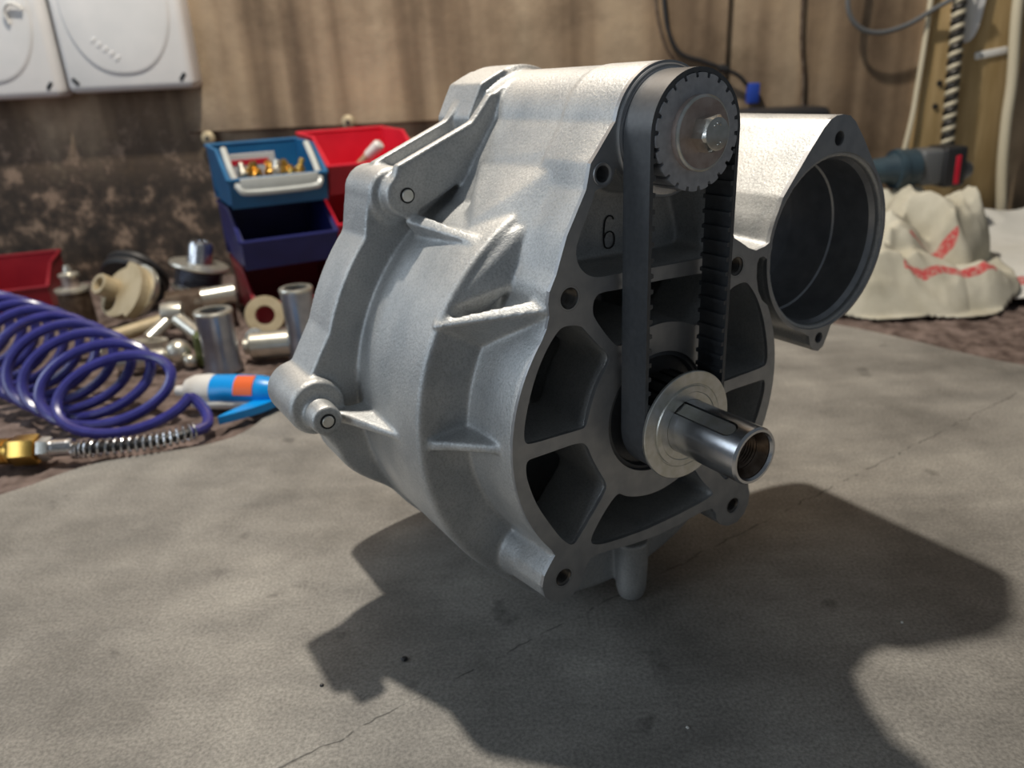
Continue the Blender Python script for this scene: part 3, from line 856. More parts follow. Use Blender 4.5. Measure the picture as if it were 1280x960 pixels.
storage_bin(0.165, 0.20, 0.096, M_navy, base + fwd*0.020 + Vector((0, 0, 0.0985)), yb, 'empty navy blue open-front bin under the lighter blue bin', G1, lip=0.5)
storage_bin(0.165, 0.20, 0.093, M_blue, base + Vector((0, 0, 0.1985)), yb, 'mid blue open-front bin with a clear front, topmost in its stack', G1, True, 0.5)
base2 = base + rgt*0.180 - fwd*0.035
storage_bin(0.175, 0.20, 0.096, M_red, base2 + fwd*0.014 + Vector((0, 0, 0.0)), yb, 'red open-front bin lowest beside the blue stack', G1, lip=0.5)
storage_bin(0.175, 0.20, 0.096, M_red, base2 + fwd*0.010 + Vector((0, 0, 0.1000)), yb, 'red open-front bin in the middle of the right stack', G1, lip=0.5)
storage_bin(0.175, 0.20, 0.099, M_red, base2 + Vector((0, 0, 0.2000)), yb, 'bright red open-front bin topmost right of the blue bins', G1, lip=0.5)
storage_bin(0.20, 0.20, 0.085, M_dred, (-0.97, 1.40, 0), math.radians(20), 'dark red open-front bin standing alone at the left edge', G1, lip=0.6)
# contents of the blue bin: brass fittings and a card
bz = 0.1985+0.0055
random.seed(3)
for k in range(16):
    r_ = 0.0075 + 0.002*random.random()
    u_ = -0.058 + 0.116*((k % 8)+0.5)/8 + random.uniform(-.004, .004); v_ = 0.030 + 0.026*(k//8) + random.uniform(-.004, .004)
    p = base + rgt*u_ - fwd*v_
    t = empty('brass_fitting', (p.x, p.y, bz + 0.030 + 0.014*(k//8)), (random.uniform(-.5, .5), random.uniform(-.5, .5), random.uniform(0, 3)))
    part('hex_body', lathe([(0, -0.022), (r_*0.7, -0.022), (r_*0.7, -0.008), (r_, -0.006), (r_, 0.006), (r_*0.6, 0.008), (r_*0.6, 0.020), (0, 0.020)], 6 if k % 2 else 10, 'z'), M_brass if k % 4 else M_pale, t)
    tag(t, 'small brass fitting lying in the mid blue bin' if k % 4 else 'small pale steel fitting among the brass ones in the mid blue bin', 'fitting', 'brass fittings in the blue bin' if k % 4 else 'pale fittings in the blue bin')
p = base - fwd*0.12 - rgt*0.020
card = mesh_obj('paper_card', *rbox(-0.042, 0.042, -0.001, 0.001, 0, 0.074, 0.0005, 1), M_paper)
place(card, (p.x, p.y, bz), (0, 0, yb)); tag(card, 'white paper card standing in the mid blue bin', 'card')
cst = part('print_band', rbox(-0.036, 0.030, -0.0014, -0.0008, 0.054, 0.064, 0.0002, 1), M_red, card, label='red printed band')
p = base2 - fwd*0.05 + rgt*0.005
t = empty('plastic_nozzle', (p.x, p.y, 0.200+0.058), (0.55, 0.75, yb))
part('tip', lathe([(0, 0.0), (0.010, 0.0), (0.011, 0.030), (0.008, 0.034), (0, 0.034)], 16, 'z'), M_clip, t)
part('stem', lathe([(0, -0.055), (0.008, -0.055), (0.008, 0.001), (0, 0.001)], 12, 'z'), M_beige, t)
tag(t, 'white tipped nozzle sticking up out of the topmost red bin', 'nozzle')

# ---- heap of machine parts
def turned(name, prof, m, loc, rot, lab, cat, n=32, sharp=30):
    o = mesh_obj(name, *lathe(prof, n, 'z'), m, None, 1.0, True, sharp=sharp)
    place(o, loc, rot); return tag(o, lab, cat)
t = empty('capped_plunger', (-0.775, 1.335, 0))
part('body', lathe([(0, 0), (0.026, 0), (0.028, 0.004), (0.026, 0.066), (0, 0.066)], 28, 'z'), M_brown, t)
part('collar', lathe([(0, 0.064), (0.029, 0.064), (0.029, 0.069), (0.022, 0.072), (0, 0.072)], 28, 'z'), M_pale, t)
part('neck', lathe([(0, 0.07), (0.015, 0.07), (0.013, 0.092), (0, 0.092)], 24, 'z'), M_rust, t)
part('cap', lathe([(0, 0.09), (0.017, 0.09), (0.017, 0.095), (0.008, 0.098), (0.005, 0.110), (0, 0.111)], 24, 'z'), M_pale, t)
tag(t, 'brown capped plunger standing upright with a pale tip', 'plunger')
t = empty('grooved_black_wheel', (-0.705, 1.43, 0.060), (math.radians(-58), math.radians(18), 0))
part('tyre', lathe([(0.030, -0.016), (0.056, -0.016), (0.060, -0.012), (0.060, -0.004), (0.054, 0), (0.060, 0.004), (0.060, 0.012), (0.056, 0.016), (0.030, 0.016)], 48, 'z', closed=True), M_black, t)
part('hub', lathe([(0.010, -0.010), (0.031, -0.010), (0.031, 0.010), (0.010, 0.010)], 32, 'z', closed=True), M_black, t)
tag(t, 'black grooved wheel leaning on the wall behind the beige cam', 'wheel')
# beige cam with a tubular boss
camr = (math.radians(52), math.radians(-20), math.radians(-18))
t = empty('eccentric_cam', (-0.668, 1.305, 0.062), camr)
co = [(0.052*math.cos(a), 0.045*math.sin(a)) for a in [2*PI*i/40 for i in range(40)]]
part('disc', slab([(x, y*(1.25 if x > 0.01 else 1.0)) for x, y in co], -0.010, 0.008, [circle(-0.028, -0.012, 0.016, 24)]), M_beige, t)
part('boss', lathe([(0.011, 0.0), (0.019, 0.0), (0.019, 0.034), (0.018, 0.036), (0.012, 0.036), (0.011, 0.034)], 28, 'z', (-0.022, 0.012, 0), closed=True), M_beige, t)
part('backing_ring', lathe([(0.02, -0.024), (0.046, -0.024), (0.050, -0.018), (0.050, -0.010), (0.02, -0.010)], 36, 'z', (0.012, 0.004, 0), closed=True), M_pale, t)
tag(t, 'beige eccentric cam with a tubular boss leaning in the parts heap', 'cam')
# multi-groove pulley on a hub
t = empty('multi_groove_pulley', (-0.592, 1.405, 0.0), (math.radians(-4), math.radians(14), 0))
gp_ = [(0.012, 0.045), (0.040, 0.045)]
for k in range(6): gp_ += [(0.043, 0.049+k*0.0055), (0.037, 0.0515+k*0.0055)]
part('grooved_drum', lathe(gp_ + [(0.043, 0.082), (0.012, 0.083)], 44, 'z', closed=True), M_sleeve, t)
part('flange', lathe([(0.012, 0.082), (0.052, 0.082), (0.054, 0.085), (0.052, 0.089), (0.012, 0.091)], 48, 'z', closed=True), M_pale, t)
part('hub', lathe([(0, 0.05), (0.024, 0.05), (0.023, 0.124), (0.019, 0.130), (0.010, 0.131), (0.009, 0.124), (0, 0.124)], 32, 'z'), M_steel, t)
part('lower_flange', lathe([(0.012, 0.0385), (0.047, 0.0385), (0.047, 0.0445), (0.012, 0.0445)], 40, 'z', closed=True), M_pale, t)
part('stub', lathe([(0, 0.004), (0.022, 0.004), (0.022, 0.05), (0, 0.05)], 28, 'z'), M_brown, t)
tag(t, 'steel pulley with many grooves and a pale flange, tallest in the heap', 'pulley')
def bar(p0, p1, r, m, name, lab, cat, n=20):
    o = mesh_obj(name, *tube([p0, p1], r, n), m, None, 1.0, True, sharp=40); return tag(o, lab, cat)
bar((-0.660, 1.200, 0.013), (-0.585, 1.275, 0.020), 0.0125, M_beige, 'round_bar', 'beige round bar lying below the eccentric cam', 'bar')
t = empty('steel_block', (-0.572, 1.325, 0.0), (0, 0, 0.35))
V, F = rbox(-0.036, 0.036, -0.022, 0.022, 0.0, 0.052, 0.003, 2)
part('block', ([(x, y+z*0.25, z) for x, y, z in V], F), M_brown, t)
for k in (-1, 1): part('hole_bush', lathe([(0, -0.002), (0.006, -0.002), (0.006, 0.004), (0, 0.004)], 14), M_pale, t, loc=(k*0.018, -0.0115, 0.036))
tag(t, 'brown steel block with two pale bushes in the heap', 'block')
bar((-0.530, 1.288, 0.050), (-0.480, 1.310, 0.052), 0.0165, M_pale, 'pale_bar', 'thick pale steel bar behind the standing sleeve', 'bar')
# support for that bar: a dark plate
o = mesh_obj('dark_plate', *rbox(-0.522, -0.484, 1.280, 1.318, 0, 0.032, 0.004, 2), M_brown); tag(o, 'dark steel plate under the thick pale bar', 'plate')
# bracket with two arms
t = empty('steel_bracket', (-0.560, 1.225, 0.0), (0, 0, 0.2))
part('arm', tube([(-0.035, -0.030, 0.012), (0.0, 0.012, 0.036)], 0.011, 12), M_pale, t)
part('arm', tube([(0.045, -0.040, 0.012), (0.0, 0.012, 0.036)], 0.013, 12), M_pale, t)
part('knuckle', lathe([(0, -0.018), (0.018, -0.016), (0.020, 0), (0.018, 0.016), (0, 0.018)], 20, 'x', (0, 0.012, 0.040)), M_pale, t)
tag(t, 'pale two-armed steel bracket in front of the brown block', 'bracket')
# slotted rod end
t = empty('slotted_rod_end', (-0.590, 1.150, 0.010), (0, 0, 0.05))
so = chaikin([(-0.060, -0.011), (0.015, -0.012), (0.040, -0.013), (0.052, 0), (0.040, 0.013), (0.015, 0.012), (-0.060, 0.011)], 2)
part('eye', slab(so, -0.009, 0.012, [[(x, y) for x, y in chaikin([(0.018, -0.005), (0.038, -0.005), (0.042, 0), (0.038, 0.005), (0.018, 0.005)], 1)]]), M_pale, t)
part('shank', tube([(-0.09, 0, 0.002), (-0.055, 0, 0.002)], 0.008, 14), M_pale, t)
tag(t, 'flat pale rod end with a slot beside the hose coil', 'rod end')
t = empty('ball_stud', (-0.525, 1.085, 0.0145), (0, 0, 0.30))
part('shank', lathe([(0, -0.060), (0.013, -0.060), (0.014, -0.056), (0.014, 0.006), (0.009, 0.010), (0, 0.012)], 24, 'x'), M_pale, t)
bv = lathe([(0.019*math.sin(PI*i/12), 0.026-0.019*math.cos(PI*i/12)) for i in range(13)], 24, 'x')
part('ball', ([(x, y, z+0.005) for x, y, z in bv[0]], bv[1]), M_pale, t)
tag(t, 'pale ball stud lying between coil and standing sleeve', 'ball stud')
turned('small_steel_ball', [(0.010*math.sin(PI*i/12), 0.010-0.010*math.cos(PI*i/12)) for i in range(13)], M_pale, (-0.478, 1.075, 0.0), (0, 0, 0), 'small pale steel ball beside the ball stud', 'ball')
# standing sleeves
def sleeve(loc, r, h, lab, tilt=(0, 0, 0)):
    t = empty('steel_sleeve', loc, tilt)
    part('tube', lathe([(r*0.70, 0.0), (r*1.06, 0.0), (r*1.06, 0.004), (r*0.96, 0.012), (r*0.93, h*0.5), (r*1.0, h*0.92), (r*1.0, h), (r*0.72, h), (r*0.70, h*0.5)], 40, 'z', closed=True), M_sleeve, t)
    part('end_ring', lathe([(r*0.70, h-0.001), (r*1.02, h-0.001), (r*1.04, h+0.002), (r*0.98, h+0.004), (r*0.70, h+0.004)], 40, 'z', closed=True), M_pale, t)
    return tag(t, lab, 'sleeve', 'standing steel sleeves')
sleeve((-0.424, 1.060, 0), 0.0265, 0.087, 'grey steel sleeve standing beside the olive cylinder')
sleeve((-0.308, 1.085, 0), 0.0235, 0.108, 'taller grey steel sleeve standing close to the gearbox')
turned('olive_cylinder', [(0, 0), (0.015, 0), (0.016, 0.005), (0.015, 0.044), (0.011, 0.049), (0, 0.049)], M_olive, (-0.459, 1.092, 0), (0, 0, 0), 'short olive green cylinder left of the standing sleeve', 'cylinder')
t = empty('lying_cylinder', (-0.357, 1.105, 0.0205), (0, 0, 0.15))
part('barrel', lathe([(0, -0.038), (0.018, -0.038), (0.0205, -0.035), (0.0205, 0.035), (0.018, 0.038), (0, 0.038)], 32, 'x'), M_pale, t)
part('shoulder', lathe([(0, -0.046), (0.012, -0.046), (0.012, -0.037), (0, -0.037)], 24, 'x'), M_pale, t)
tag(t, 'shiny pale cylinder lying between the two standing sleeves', 'cylinder')
o = mesh_obj('beige_ring', *lathe([(0.016, -0.005), (0.031, -0.005), (0.033, 0), (0.031, 0.005), (0.016, 0.005)], 36, 'z', closed=True), M_beige, None, 1.0, True)
place(o, (-0.405, 1.225, 0.0325), (math.radians(62), math.radians(28), 0)); tag(o, 'beige ring leaning behind the lying cylinder', 'ring')
o = mesh_obj('small_pale_ring', *lathe([(0.006, -0.005), (0.015, -0.005), (0.016, 0), (0.015, 0.005), (0.006, 0.005)], 24, 'z', closed=True), M_pale, None, 1.0, True)
place(o, (-0.405, 1.160, 0.0145), (math.radians(70), 0, 0)); tag(o, 'small pale ring in front of the beige ring', 'ring')

# ---- coiled air hose with fittings
t = empty('coiled_air_hose', (-0.50, 0.90, 0))
A0 = Vector((-0.90, 1.165, 0.07)) - t.location; A1 = Vector((-0.468, 0.862, 0.04)) - t.location
ax = (A1-A0); L_ = ax.length; ax.normalize()
turns = 13; pts = []
upv = Vector((0, 0, 1))
for i in range(turns*36+1):
    s = i/(turns*36); a = 2*PI*i/36
    c_ = A0 + ax*(L_*s)
    side_ = Vector((0.93-0.0*s, 0.36-0.34*s*s, 0)).normalized()
    rad = 0.066 + 0.008*s*s; vr = 0.060 - 0.030*s**3
    lean = (0.012 + 0.030*s*s)*math.sin(a)
    p = c_ + side_*(rad*math.cos(a)) + upv*(vr*math.sin(a)) + Vector((0.25, 0.9, 0))*lean
    p.z = vr + 0.0068 + (p.z - c_.z) 
    pts.append(p)
zmin = min(p.z for p in pts)
pts = [p - upv*(zmin-0.0068) for p in pts]
# tail leads down to the spring guard
end = pts[-1]
tail = [Vector((-0.372, 0.850, 0.018)), Vector((-0.366, 0.828, 0.012)), Vector((-0.380, 0.812, 0.0115))]
pts += [Vector(p) for p in bez([tuple(end), tuple(Vector((-0.385, 0.862, 0.030)) - t.location)] + [tuple(p - t.location) for p in tail], 6)[1:]]
part('hose', tube(pts, 0.0066, 10), M_hose, t, label='violet blue spiral hose')
gpts = [Vector(p) - t.location for p in [(-0.375, 0.8165, 0.0115), (-0.395, 0.802, 0.0115), (-0.42, 0.792, 0.0115), (-0.45, 0.786, 0.0115), (-0.482, 0.782, 0.0115), (-0.50, 0.780, 0.0115)]]
gc = [Vector(p) for p in bez([tuple(p) for p in gpts], 40)]
part('hose_end', tube(gc[::8], 0.0058, 10), M_black, t)
sp = []
nturn = 20
for i in range(nturn*12+1):
    k = i/(nturn*12)*(len(gc)-1); i0 = min(int(k), len(gc)-2); c_ = gc[i0].lerp(gc[i0+1], k-i0); tg = (gc[i0+1]-gc[i0]).normalized()
    u_ = tg.cross(upv).normalized(); w_ = u_.cross(tg)
    a = 2*PI*i/12; sp.append(c_ + u_*(0.0092*math.cos(a)) + w_*(0.0092*math.sin(a)))
part('spring_guard', tube(sp, 0.0014, 6), M_steel, t, label='steel spring guard round the hose end')
fx = Vector((-0.50, 0.780, 0.0125)) - t.location; fa = math.radians(183)
fit = [('ferrule', [(0, -0.002), (0.0095, -0.002), (0.0100, 0.002)] + [q for k in range(6) for q in ((0.0103, 0.003+k*0.003), (0.0093, 0.0045+k*0.003))] + [(0.0100, 0.022), (0, 0.022)], M_steel, 24),
       ('hex_nut', [(0, 0.0222), (0.0125, 0.0222), (0.0135, 0.025), (0.0135, 0.034), (0.011, 0.036), (0, 0.036)], M_zinc, 6),
       ('brass_nut', [(0, 0.0362), (0.0165, 0.0362), (0.0175, 0.039), (0.0175, 0.062), (0.0165, 0.064), (0, 0.064)], M_brass, 6),
       ('brass_coupling', [(0, 0.0642)] + [q for k in range(8) for q in ((0.0150, 0.065+k*0.0055), (0.0150, 0.069+k*0.0055), (0.0138, 0.0695+k*0.0055), (0.0138, 0.0704+k*0.0055))] + [(0, 0.110)], M_brass, 28)]
for nm, pr, mm, nn in fit:
    part(nm, lathe(pr, nn, 'x'), mm, t, sharp=25, loc=fx + Vector((0, 0, 0.0035)), rot=(0, 0, fa))
tag(t, 'violet blue coiled air hose with a brass coupling, lying on the felt', 'air hose')

# ---- blow gun
t = empty('air_blow_gun', (-0.368, 0.915, 0.021), (0, 0, math.radians(-9)))
t.scale = (1.06, 1.1, 1.12)
part('nose', lathe([(0, -0.066), (0.006, -0.066), (0.007, -0.052), (0.015, -0.050), (0.019, -0.040), (0.0205, -0.022), (0.0195, -0.014), (0, -0.013)], 28, 'x'), M_clip, t, label='white rounded nose')
V, F = lathe([(0, -0.0145), (0.0195, -0.0145), (0.0200, 0.010), (0.019, 0.045), (0.016, 0.062), (0.009, 0.074), (0, 0.077)], 32, 'x')
part('housing', ([(x, y, z*(1.0 if z > 0 else 0.85)) for x, y, z in V], F), M_cyan, t, label='bright blue housing')
V, F = lathe([(0, -0.040), (0.012, -0.038), (0.014, 0.0), (0.012, 0.045), (0, 0.047)], 20, 'x')
part('lower_shell', ([(x, y-0.008, z*0.6-0.009) for x, y, z in V], F), M_clip, t)
tr_o = chaikin([(0.060, 0.0), (0.046, -0.014), (0.038, -0.026), (0.020, -0.066), (0.026, -0.064), (0.056, -0.036), (0.070, -0.012), (0.068, 0.0)], 2)
part('trigger', slab(tr_o, -0.012, -0.003), M_cyan, t, label='pointed bright blue trigger')
V = []; F = []
for r_ in (0.0185, 0.0206):
    for i in range(7):
        a = math.radians(95 + 75*i/6)
        for x in (0.018, 0.042): V.append((x, r_*math.cos(a), r_*math.sin(a)))
for i in range(6):
    for o_ in (0, 14): F.append((o_+2*i, o_+2*i+1, o_+2*i+3, o_+2*i+2))
F += [(0, 1, 15, 14), (12, 13, 27, 26)] + [(2*i+k, 2*i+2+k, 2*i+16+k, 2*i+14+k) for i in range(6) for k in (0, 1)]
part('sticker', (V, F), M_orange, t, label='orange sticker')
tag(t, 'white and bright blue air blow gun lying behind the gearbox', 'blow gun')

# ---- right side of the bench: cloths, power tool, plank, hoses, cables
def cloth_material(name, c1, c2, stripes):
    m = bpy.data.materials.new(name); m.use_nodes = True; nt = m.node_tree
    b = nt.nodes['Principled BSDF']; b.inputs['Roughness'].default_value = 0.9; b.inputs['Specular IOR Level'].default_value = 0.1
    tc = nd(nt, 'ShaderNodeTexCoord'); 
    at = nd(nt, 'ShaderNodeAttribute', attribute_name='weave')
    col = ramp_n(nt, noise_n(nt, tc.outputs['Object'], 14, 5), [(0.3, c1), (0.65, c2)])
    for (c, hw, lo, hi) in stripes:
        d = math_n(nt, 'ABSOLUTE', math_n(nt, 'SUBTRACT', at.outputs['Fac'], c))
        k = math_n(nt, 'LESS_THAN', d, hw)
        sxy = nd(nt, 'ShaderNodeSeparateXYZ'); nt.links.new(tc.outputs['Object'], sxy.inputs[0])
        k = math_n(nt, 'MULTIPLY', k, math_n(nt, 'GREATER_THAN', sxy.outputs['X'], lo))
        k = math_n(nt, 'MULTIPLY', k, math_n(nt, 'LESS_THAN', sxy.outputs['X'], hi))
        fleck = ramp_n(nt, noise_n(nt, tc.outputs['Object'], 160, 2), [(0.35, (0.40, 0.40, 0.40)), (0.55, (1, 1, 1))])
        col = mix_n(nt, math_n(nt, 'MULTIPLY', k, fleck), col, (0.62, 0.10, 0.10))
    nt.links.new(col, b.inputs['Base Color'])
    nt.links.new(bump_n(nt, noise_n(nt, tc.outputs['Object'], 900, 2), 0.4, 0.0008), b.inputs['Normal'])
    return m
def cloth(name, x0, x1, y0, y1, hfun, inside, m, nx=120, ny=120, weave=None, lab=None):
    """height-field cloth with real thickness; inside(x,y) cuts the outline; weave(x,y,z) is the coordinate the stripes follow"""
    idx = {}; V = []; F = []; W = []
    dx = (x1-x0)/nx; dy = (y1-y0)/ny
    cx, cy = (x0+x1)/2, (y0+y1)/2
    for j in range(ny+1):
        for i in range(nx+1):
            x = x0+dx*i; y = y0+dy*j
            if inside(x, y):
                idx[(i, j)] = len(V); z = hfun(x, y); V.append((x-cx, y-cy, z)); W.append(weave(x, y, z) if weave else 0)
    for j in range(ny):
        for i in range(nx):
            q = [(i, j), (i+1, j), (i+1, j+1), (i, j+1)]
            if all(k in idx for k in q): F.append([idx[k] for k in q])
    o = mesh_obj(name, V, F, m, None, 1.0, True, sharp=180)
    a = o.data.attributes.new('weave', 'FLOAT', 'POINT')
    a.data.foreach_set('value', W)
    s = o.modifiers.new('t', 'SOLIDIFY'); s.thickness = 0.0025; s.offset = -1
    o.location = (cx, cy, 0)
    return tag(o, lab, 'cloth')
def fbm(x, y, s, o=0): return noise.noise((x*s, y*s, o))
def ridge(x, y, s, o=0): return 1-2*abs(noise.noise((x*s, y*s, o)))
def lump(x, y, cx, cy, rx, ry, p=2.0, e=0.72):
    d = math.hypot((x-cx)/rx, (y-cy)/ry); return max(0.0, 1-d**p)**e if d < 1 else 0.0
def hcl(x, y):
    wx = x+0.02*fbm(x, y, 7, 12)
    return 0.034 + 0.012*fbm(wx, y, 6, 3) + 0.010*ridge(wx, y, 9, 8)*sm(1.40, 1.6, y) - 0.024*sm(1.25, 1.19, y) + 0.035*sm(1.5, 1.63, y)
def in_cl(x, y): return 0.74+0.02*fbm(x, y, 9, 3) < x < 1.28 and 1.185+0.012*fbm(x, y, 8, 2)+0.02*(x-0.8) < y < 1.63
def hrag(x, y):
    wx = x+0.028*fbm(x, y, 10, 2); wy = y+0.028*fbm(x, y, 10, 5)
    h = max(0.150*lump(wx, wy, 0.775, 1.375, 0.105, 0.110, 3.0), 0.112*lump(wx, wy, 0.660, 1.320, 0.115, 0.110, 2.4), 0.074*lump(wx, wy, 0.640, 1.230, 0.15, 0.095, 2.0, 1.1), 0.052*lump(wx, wy, 0.765, 1.220, 0.11, 0.070, 2.0, 1.1), 0.118*lump(wx, wy, 0.79, 1.53, 0.16, 0.11, 3))
    f = 0.030*ridge(wx*1.2, wy*0.9, 11, 7) + 0.014*ridge(wx+wy, wx-wy, 17, 1) + 0.003*ridge(wx-wy, wx+wy, 30, 4)
    z = max(0.002, 0.002 + h*0.94 + f*min(1, h*12) - 0.01*min(1, h*12))
    return max(z, hcl(x, y) + 0.005) if in_cl(x, y) else z
def in_rag(x, y):
    e = 0.02*fbm(x, y, 12, 4)
    if y > 1.572: return False
    return math.hypot((x-0.70)/(0.185+e), (y-1.36)/(0.235+e)) < 1 or math.hypot((x-0.655)/(0.155+e), (y-1.215)/(0.085+e)) < 1
def path_dist(x, y, P):
    best = 9
    for (ax_, ay_), (bx_, by_) in zip(P, P[1:]):
        dx, dy = bx_-ax_, by_-ay_; k = max(0, min(1, ((x-ax_)*dx+(y-ay_)*dy)/(dx*dx+dy*dy)))
        best = min(best, math.hypot(x-ax_-k*dx, y-ay_-k*dy))
    return best
ST1 = [(0.678, 1.258), (0.707, 1.268), (0.740, 1.284), (0.765, 1.278)]
ST2 = [(0.645, 1.196), (0.672, 1.190), (0.709, 1.199), (0.735, 1.196), (0.79, 1.20)]
M_rag = cloth_material('cream_cloth', (0.44, 0.41, 0.32), (0.62, 0.59, 0.49), [(0.0, 0.0065, -9, 9)])
cloth('crumpled_rag', 0.48, 0.92, 1.10, 1.64, hrag, in_rag, M_rag, 150, 170, lambda x, y, z: min(path_dist(x, y, ST1)*1.5, path_dist(x, y, ST2)*1.2), 'crumpled cream rag with red stripes heaped behind the round bore')
M_cl = cloth_material('white_cloth', (0.66, 0.65, 0.60), (0.76, 0.75, 0.71), [(1.226, 0.008, -9, 9)])
cl = cloth('spread_cloth', 0.70, 1.30, 1.15, 1.66, hcl, in_cl, M_cl, 130, 120, lambda x, y, z: y + 0.008*fbm(x, y, 14, 6) - 0.03*(x-0.9), 'flat white cloth with one red stripe at the right edge')
# power tool lying behind the rag
t = empty('angle_grinder', (0.80, 1.535, 0.180), (0, math.radians(-2), math.radians(4)))
part('motor_housing', lathe([(0, -0.105), (0.018, -0.105), (0.022, -0.085), (0.026, -0.040), (0.034, -0.025), (0.037, -0.005), (0.036, 0.012), (0, 0.014)], 32, 'x'), M_tool, t, label='blue-grey motor housing')
part('grip_ring', lathe([(0, -0.030), (0.0375, -0.030), (0.039, -0.022), (0.0375, -0.014), (0, -0.014)], 32, 'x'), M_tool, t)
part('gear_case', rbox(0.012, 0.060, -0.030, 0.030, -0.034, 0.034, 0.009, 3), M_toolg, t)
part('battery', rbox(0.055, 0.100, -0.034, 0.034, -0.040, 0.036, 0.006, 3), M_black, t, label='black end block')
part('red_band', rbox(0.076, 0.086, -0.0352, -0.033, -0.034, 0.020, 0.0006, 1), M_red, t, label='red stripe')
part('spindle', lathe([(0, 0.100), (0.020, 0.100), (0.022, 0.112), (0.014, 0.128), (0, 0.130)], 24, 'x', (0, 0, -0.014)), M_toolg, t)
tag(t, 'blue-grey power tool with a black end lying on the cream rag', 'power tool')
# dark case by the wall
o = mesh_obj('dark_case', *rbox(0.44, 0.66, 1.58, 1.685, -0.006, 0.300, 0.016, 4), M_black, None, 1.0, True); tag(o, 'dark case standing against the wall behind the pulley', 'case')

# plank on the wall
t = empty('wooden_plank', (0.985, WY-0.001, 0))
V, F = rbox(-0.105, 0.095, -0.022, 0.0, 0.0, 0.75, 0.003, 2)
part('board', ([(x + 0.0*z, y, z) for x, y, z in V], F), M_wood, t)
for (x, z) in ((-0.072, 0.285), (-0.070, 0.330)): part('nail_head', lathe([(0, -0.026), (0.005, -0.026), (0.006, -0.021), (0, -0.021)], 12), M_black, t, loc=(x, 0, z))
tag(t, 'tan wooden plank upright against the wall on the right', 'plank')
o = mesh_obj('cream_tube', *tube(bez([(1.040, 1.655, 0.62), (1.035, 1.655, 0.48), (1.052, 1.655, 0.33), (1.056, 1.655, 0.25), (1.066, 1.655, 0.15), (1.083, 1.655, 0.055), (1.088, 1.65, 0.03)], 8), 0.0105, 12), M_cream, None, 1.0, True); tag(o, 'thick cream tube hanging in front of the plank at the right edge', 'tube')
t = empty('tube_clip', (1.01, 1.6775, 0.382))
part('strap', rbox(-0.032, 0.034, -0.006, 0.0, -0.007, 0.008, 0.003, 2), M_clip, t, rot=(0, math.radians(-8), 0))
part('screw', lathe([(0, -0.0085), (0.003, -0.0085), (0.0035, -0.006), (0, -0.006)], 10), M_steel, t, loc=(-0.02, 0, -0.003))
tag(t, 'white plastic clip holding the cream tube', 'clip')
o = mesh_obj('hanging_string', *tube(bez([(0.868, 1.668, 0.60), (0.868, 1.668, 0.48), (0.868, 1.668, 0.40), (0.866, 1.668, 0.32), (0.862, 1.665, 0.26), (0.850, 1.66, 0.18)], 8), 0.0052, 10), M_cream, None, 1.0, True); tag(o, 'thin cream string hanging along the left edge of the plank', 'string')
# auger bit
t = empty('auger_bit', (0.925, 1.648, 0.19))
pts1 = []; pts2 = []
for i in range(13*12+1):
    a = 2*PI*i/12; z_ = i/12*0.024
    xx = -0.012*(z_/0.31-0.5)*2 
    pts1.append((xx+0.0085*math.cos(a), 0.0085*math.sin(a), z_)); pts2.append((xx-0.0085*math.cos(a), -0.0085*math.sin(a), z_))
part('flute', tube(pts1, 0.0060, 8), M_dark, t); part('flute', tube(pts2, 0.0052, 8), M_cream, t)
part('core', tube([(0.012, 0, -0.02), (-0.0115, 0, 0.33)], 0.006, 10), M_dark, t)
tag(t, 'long twisted auger bit hanging on the plank', 'drill bit')
o = mesh_obj('shadow_bit', *tube([(0.955, 1.672, 0.16), (0.948, 1.672, 0.33)], 0.005, 10), M_brown, None, 1.0, True); tag(o, 'thin brown rod standing in for the dark shadow right of the auger bit', 'shadow stand-in')  # added brown rod imitates the dark shadow beside the auger bit
t = empty('white_holder', (0.944, 1.6775, 0.405))
V, F = plate(chaikin([(-0.022, 0.02), (-0.012, 0.0), (0.010, -0.002), (0.024, 0.018), (0.030, 0.06), (0.034, 0.16), (-0.030, 0.16), (-0.028, 0.06)], 2), [], -0.016, 0.0)
part('shell', (V, F), M_white, t)
V, F = plate(chaikin([(-0.014, 0.03), (-0.004, 0.012), (0.006, 0.014), (0.010, 0.05), (0.008, 0.14), (-0.014, 0.14)], 2), [], -0.020, -0.015)
part('pad', (V, F), M_clip, t)
tag(t, 'white plastic holder on the plank at the top edge', 'holder')
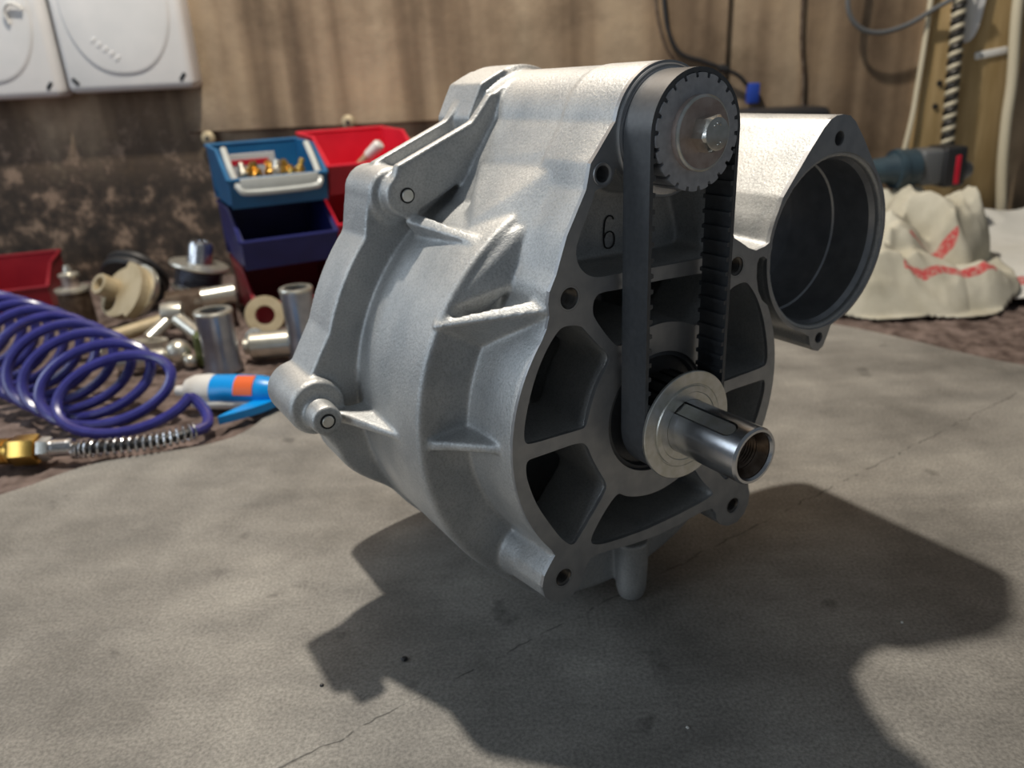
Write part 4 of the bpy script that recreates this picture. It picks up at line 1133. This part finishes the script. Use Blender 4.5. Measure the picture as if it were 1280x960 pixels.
# cables
def cable(name, pts, r, m, lab): 
    o = mesh_obj(name, *tube(bez(pts, 8), r, 8), m, None, 1.0, True); return tag(o, lab, 'cable')
t = empty('power_cable', (0.42, 1.68, 0.40))
part('cord', tube([Vector(p) - Vector((0.42, 1.68, 0.40)) for p in bez([(0.325, 1.681, 0.62), (0.338, 1.681, 0.52), (0.350, 1.681, 0.455), (0.375, 1.681, 0.412), (0.42, 1.681, 0.395), (0.455, 1.681, 0.382), (0.495, 1.681, 0.365), (0.516, 1.681, 0.345)], 8)], 0.0042, 8), M_black, t)
part('joint', lathe([(0, -0.011), (0.007, -0.009), (0.0085, 0), (0.007, 0.009), (0, 0.011)], 14, 'x'), M_black, t, loc=(0.045, 0, -0.022), rot=(0, 0.35, 0))
part('plug', rbox(-0.012, 0.012, -0.010, 0.010, -0.040, 0.0, 0.003, 2), M_navy, t, loc=(0.109, 0.001, -0.052), label='blue plug')
M_plug = mat('blue_plug', (0.02, 0.06, 0.36), 0.4); t.children[-1].data.materials[0] = M_plug
tag(t, 'black power cable with a blue plug hanging on the wall', 'cable')
cable('wall_cable', [(0.318, 1.685, 0.60), (0.325, 1.685, 0.50), (0.345, 1.685, 0.43), (0.372, 1.685, 0.395)], 0.0035, M_brown, 'faint brown cable beside the black power cable')
cable('thin_cable', [(0.618, 1.693, 0.60), (0.622, 1.693, 0.48), (0.626, 1.693, 0.42), (0.636, 1.693, 0.36), (0.640, 1.693, 0.29)], 0.0036, M_brown, 'thin dark cable running straight down the wall')
cable('looped_cable', [(0.70, 1.66, 0.58), (0.698, 1.66, 0.50), (0.708, 1.66, 0.462), (0.735, 1.66, 0.438), (0.775, 1.66, 0.431), (0.825, 1.66, 0.443), (0.870, 1.655, 0.468), (0.905, 1.64, 0.492), (0.925, 1.63, 0.53)], 0.0048, M_toolg, 'dark grey cable hanging in a loop at the top edge')
# crumbs on the mat
M_crumb = mat('white_crumb', (0.7, 0.7, 0.66), 0.7)
def crumb(loc, r, m, lab, grp=None):
    v, f = lathe([(0, -0.0), (r, r*0.1), (r*1.1, r*0.6), (r*0.6, r*1.1), (0, r*1.2)], 8, 'z')
    v = [(x*random.uniform(.8, 1.3), y*random.uniform(.7, 1.2), z) for x, y, z in v]
    o = mesh_obj('crumb', v, f, m); o.location = loc
    return tag(o, lab, 'crumb', grp)
crumb((0.0983, 0.3566, 0), 0.0010, M_crumb, 'white crumb on the mat near the bottom edge, in the shadow')
crumb((0.2740, 0.4420, 0), 0.0009, M_crumb, 'white crumb on the mat at the right end of the shadow')
crumb((-0.0860, 0.4290, 0), 0.0022, M_black, 'black chip on the mat in the left part of the shadow')
crumb((-0.140, 0.408, 0), 0.0013, M_black, 'black chip on the mat at the left tip of the shadow')
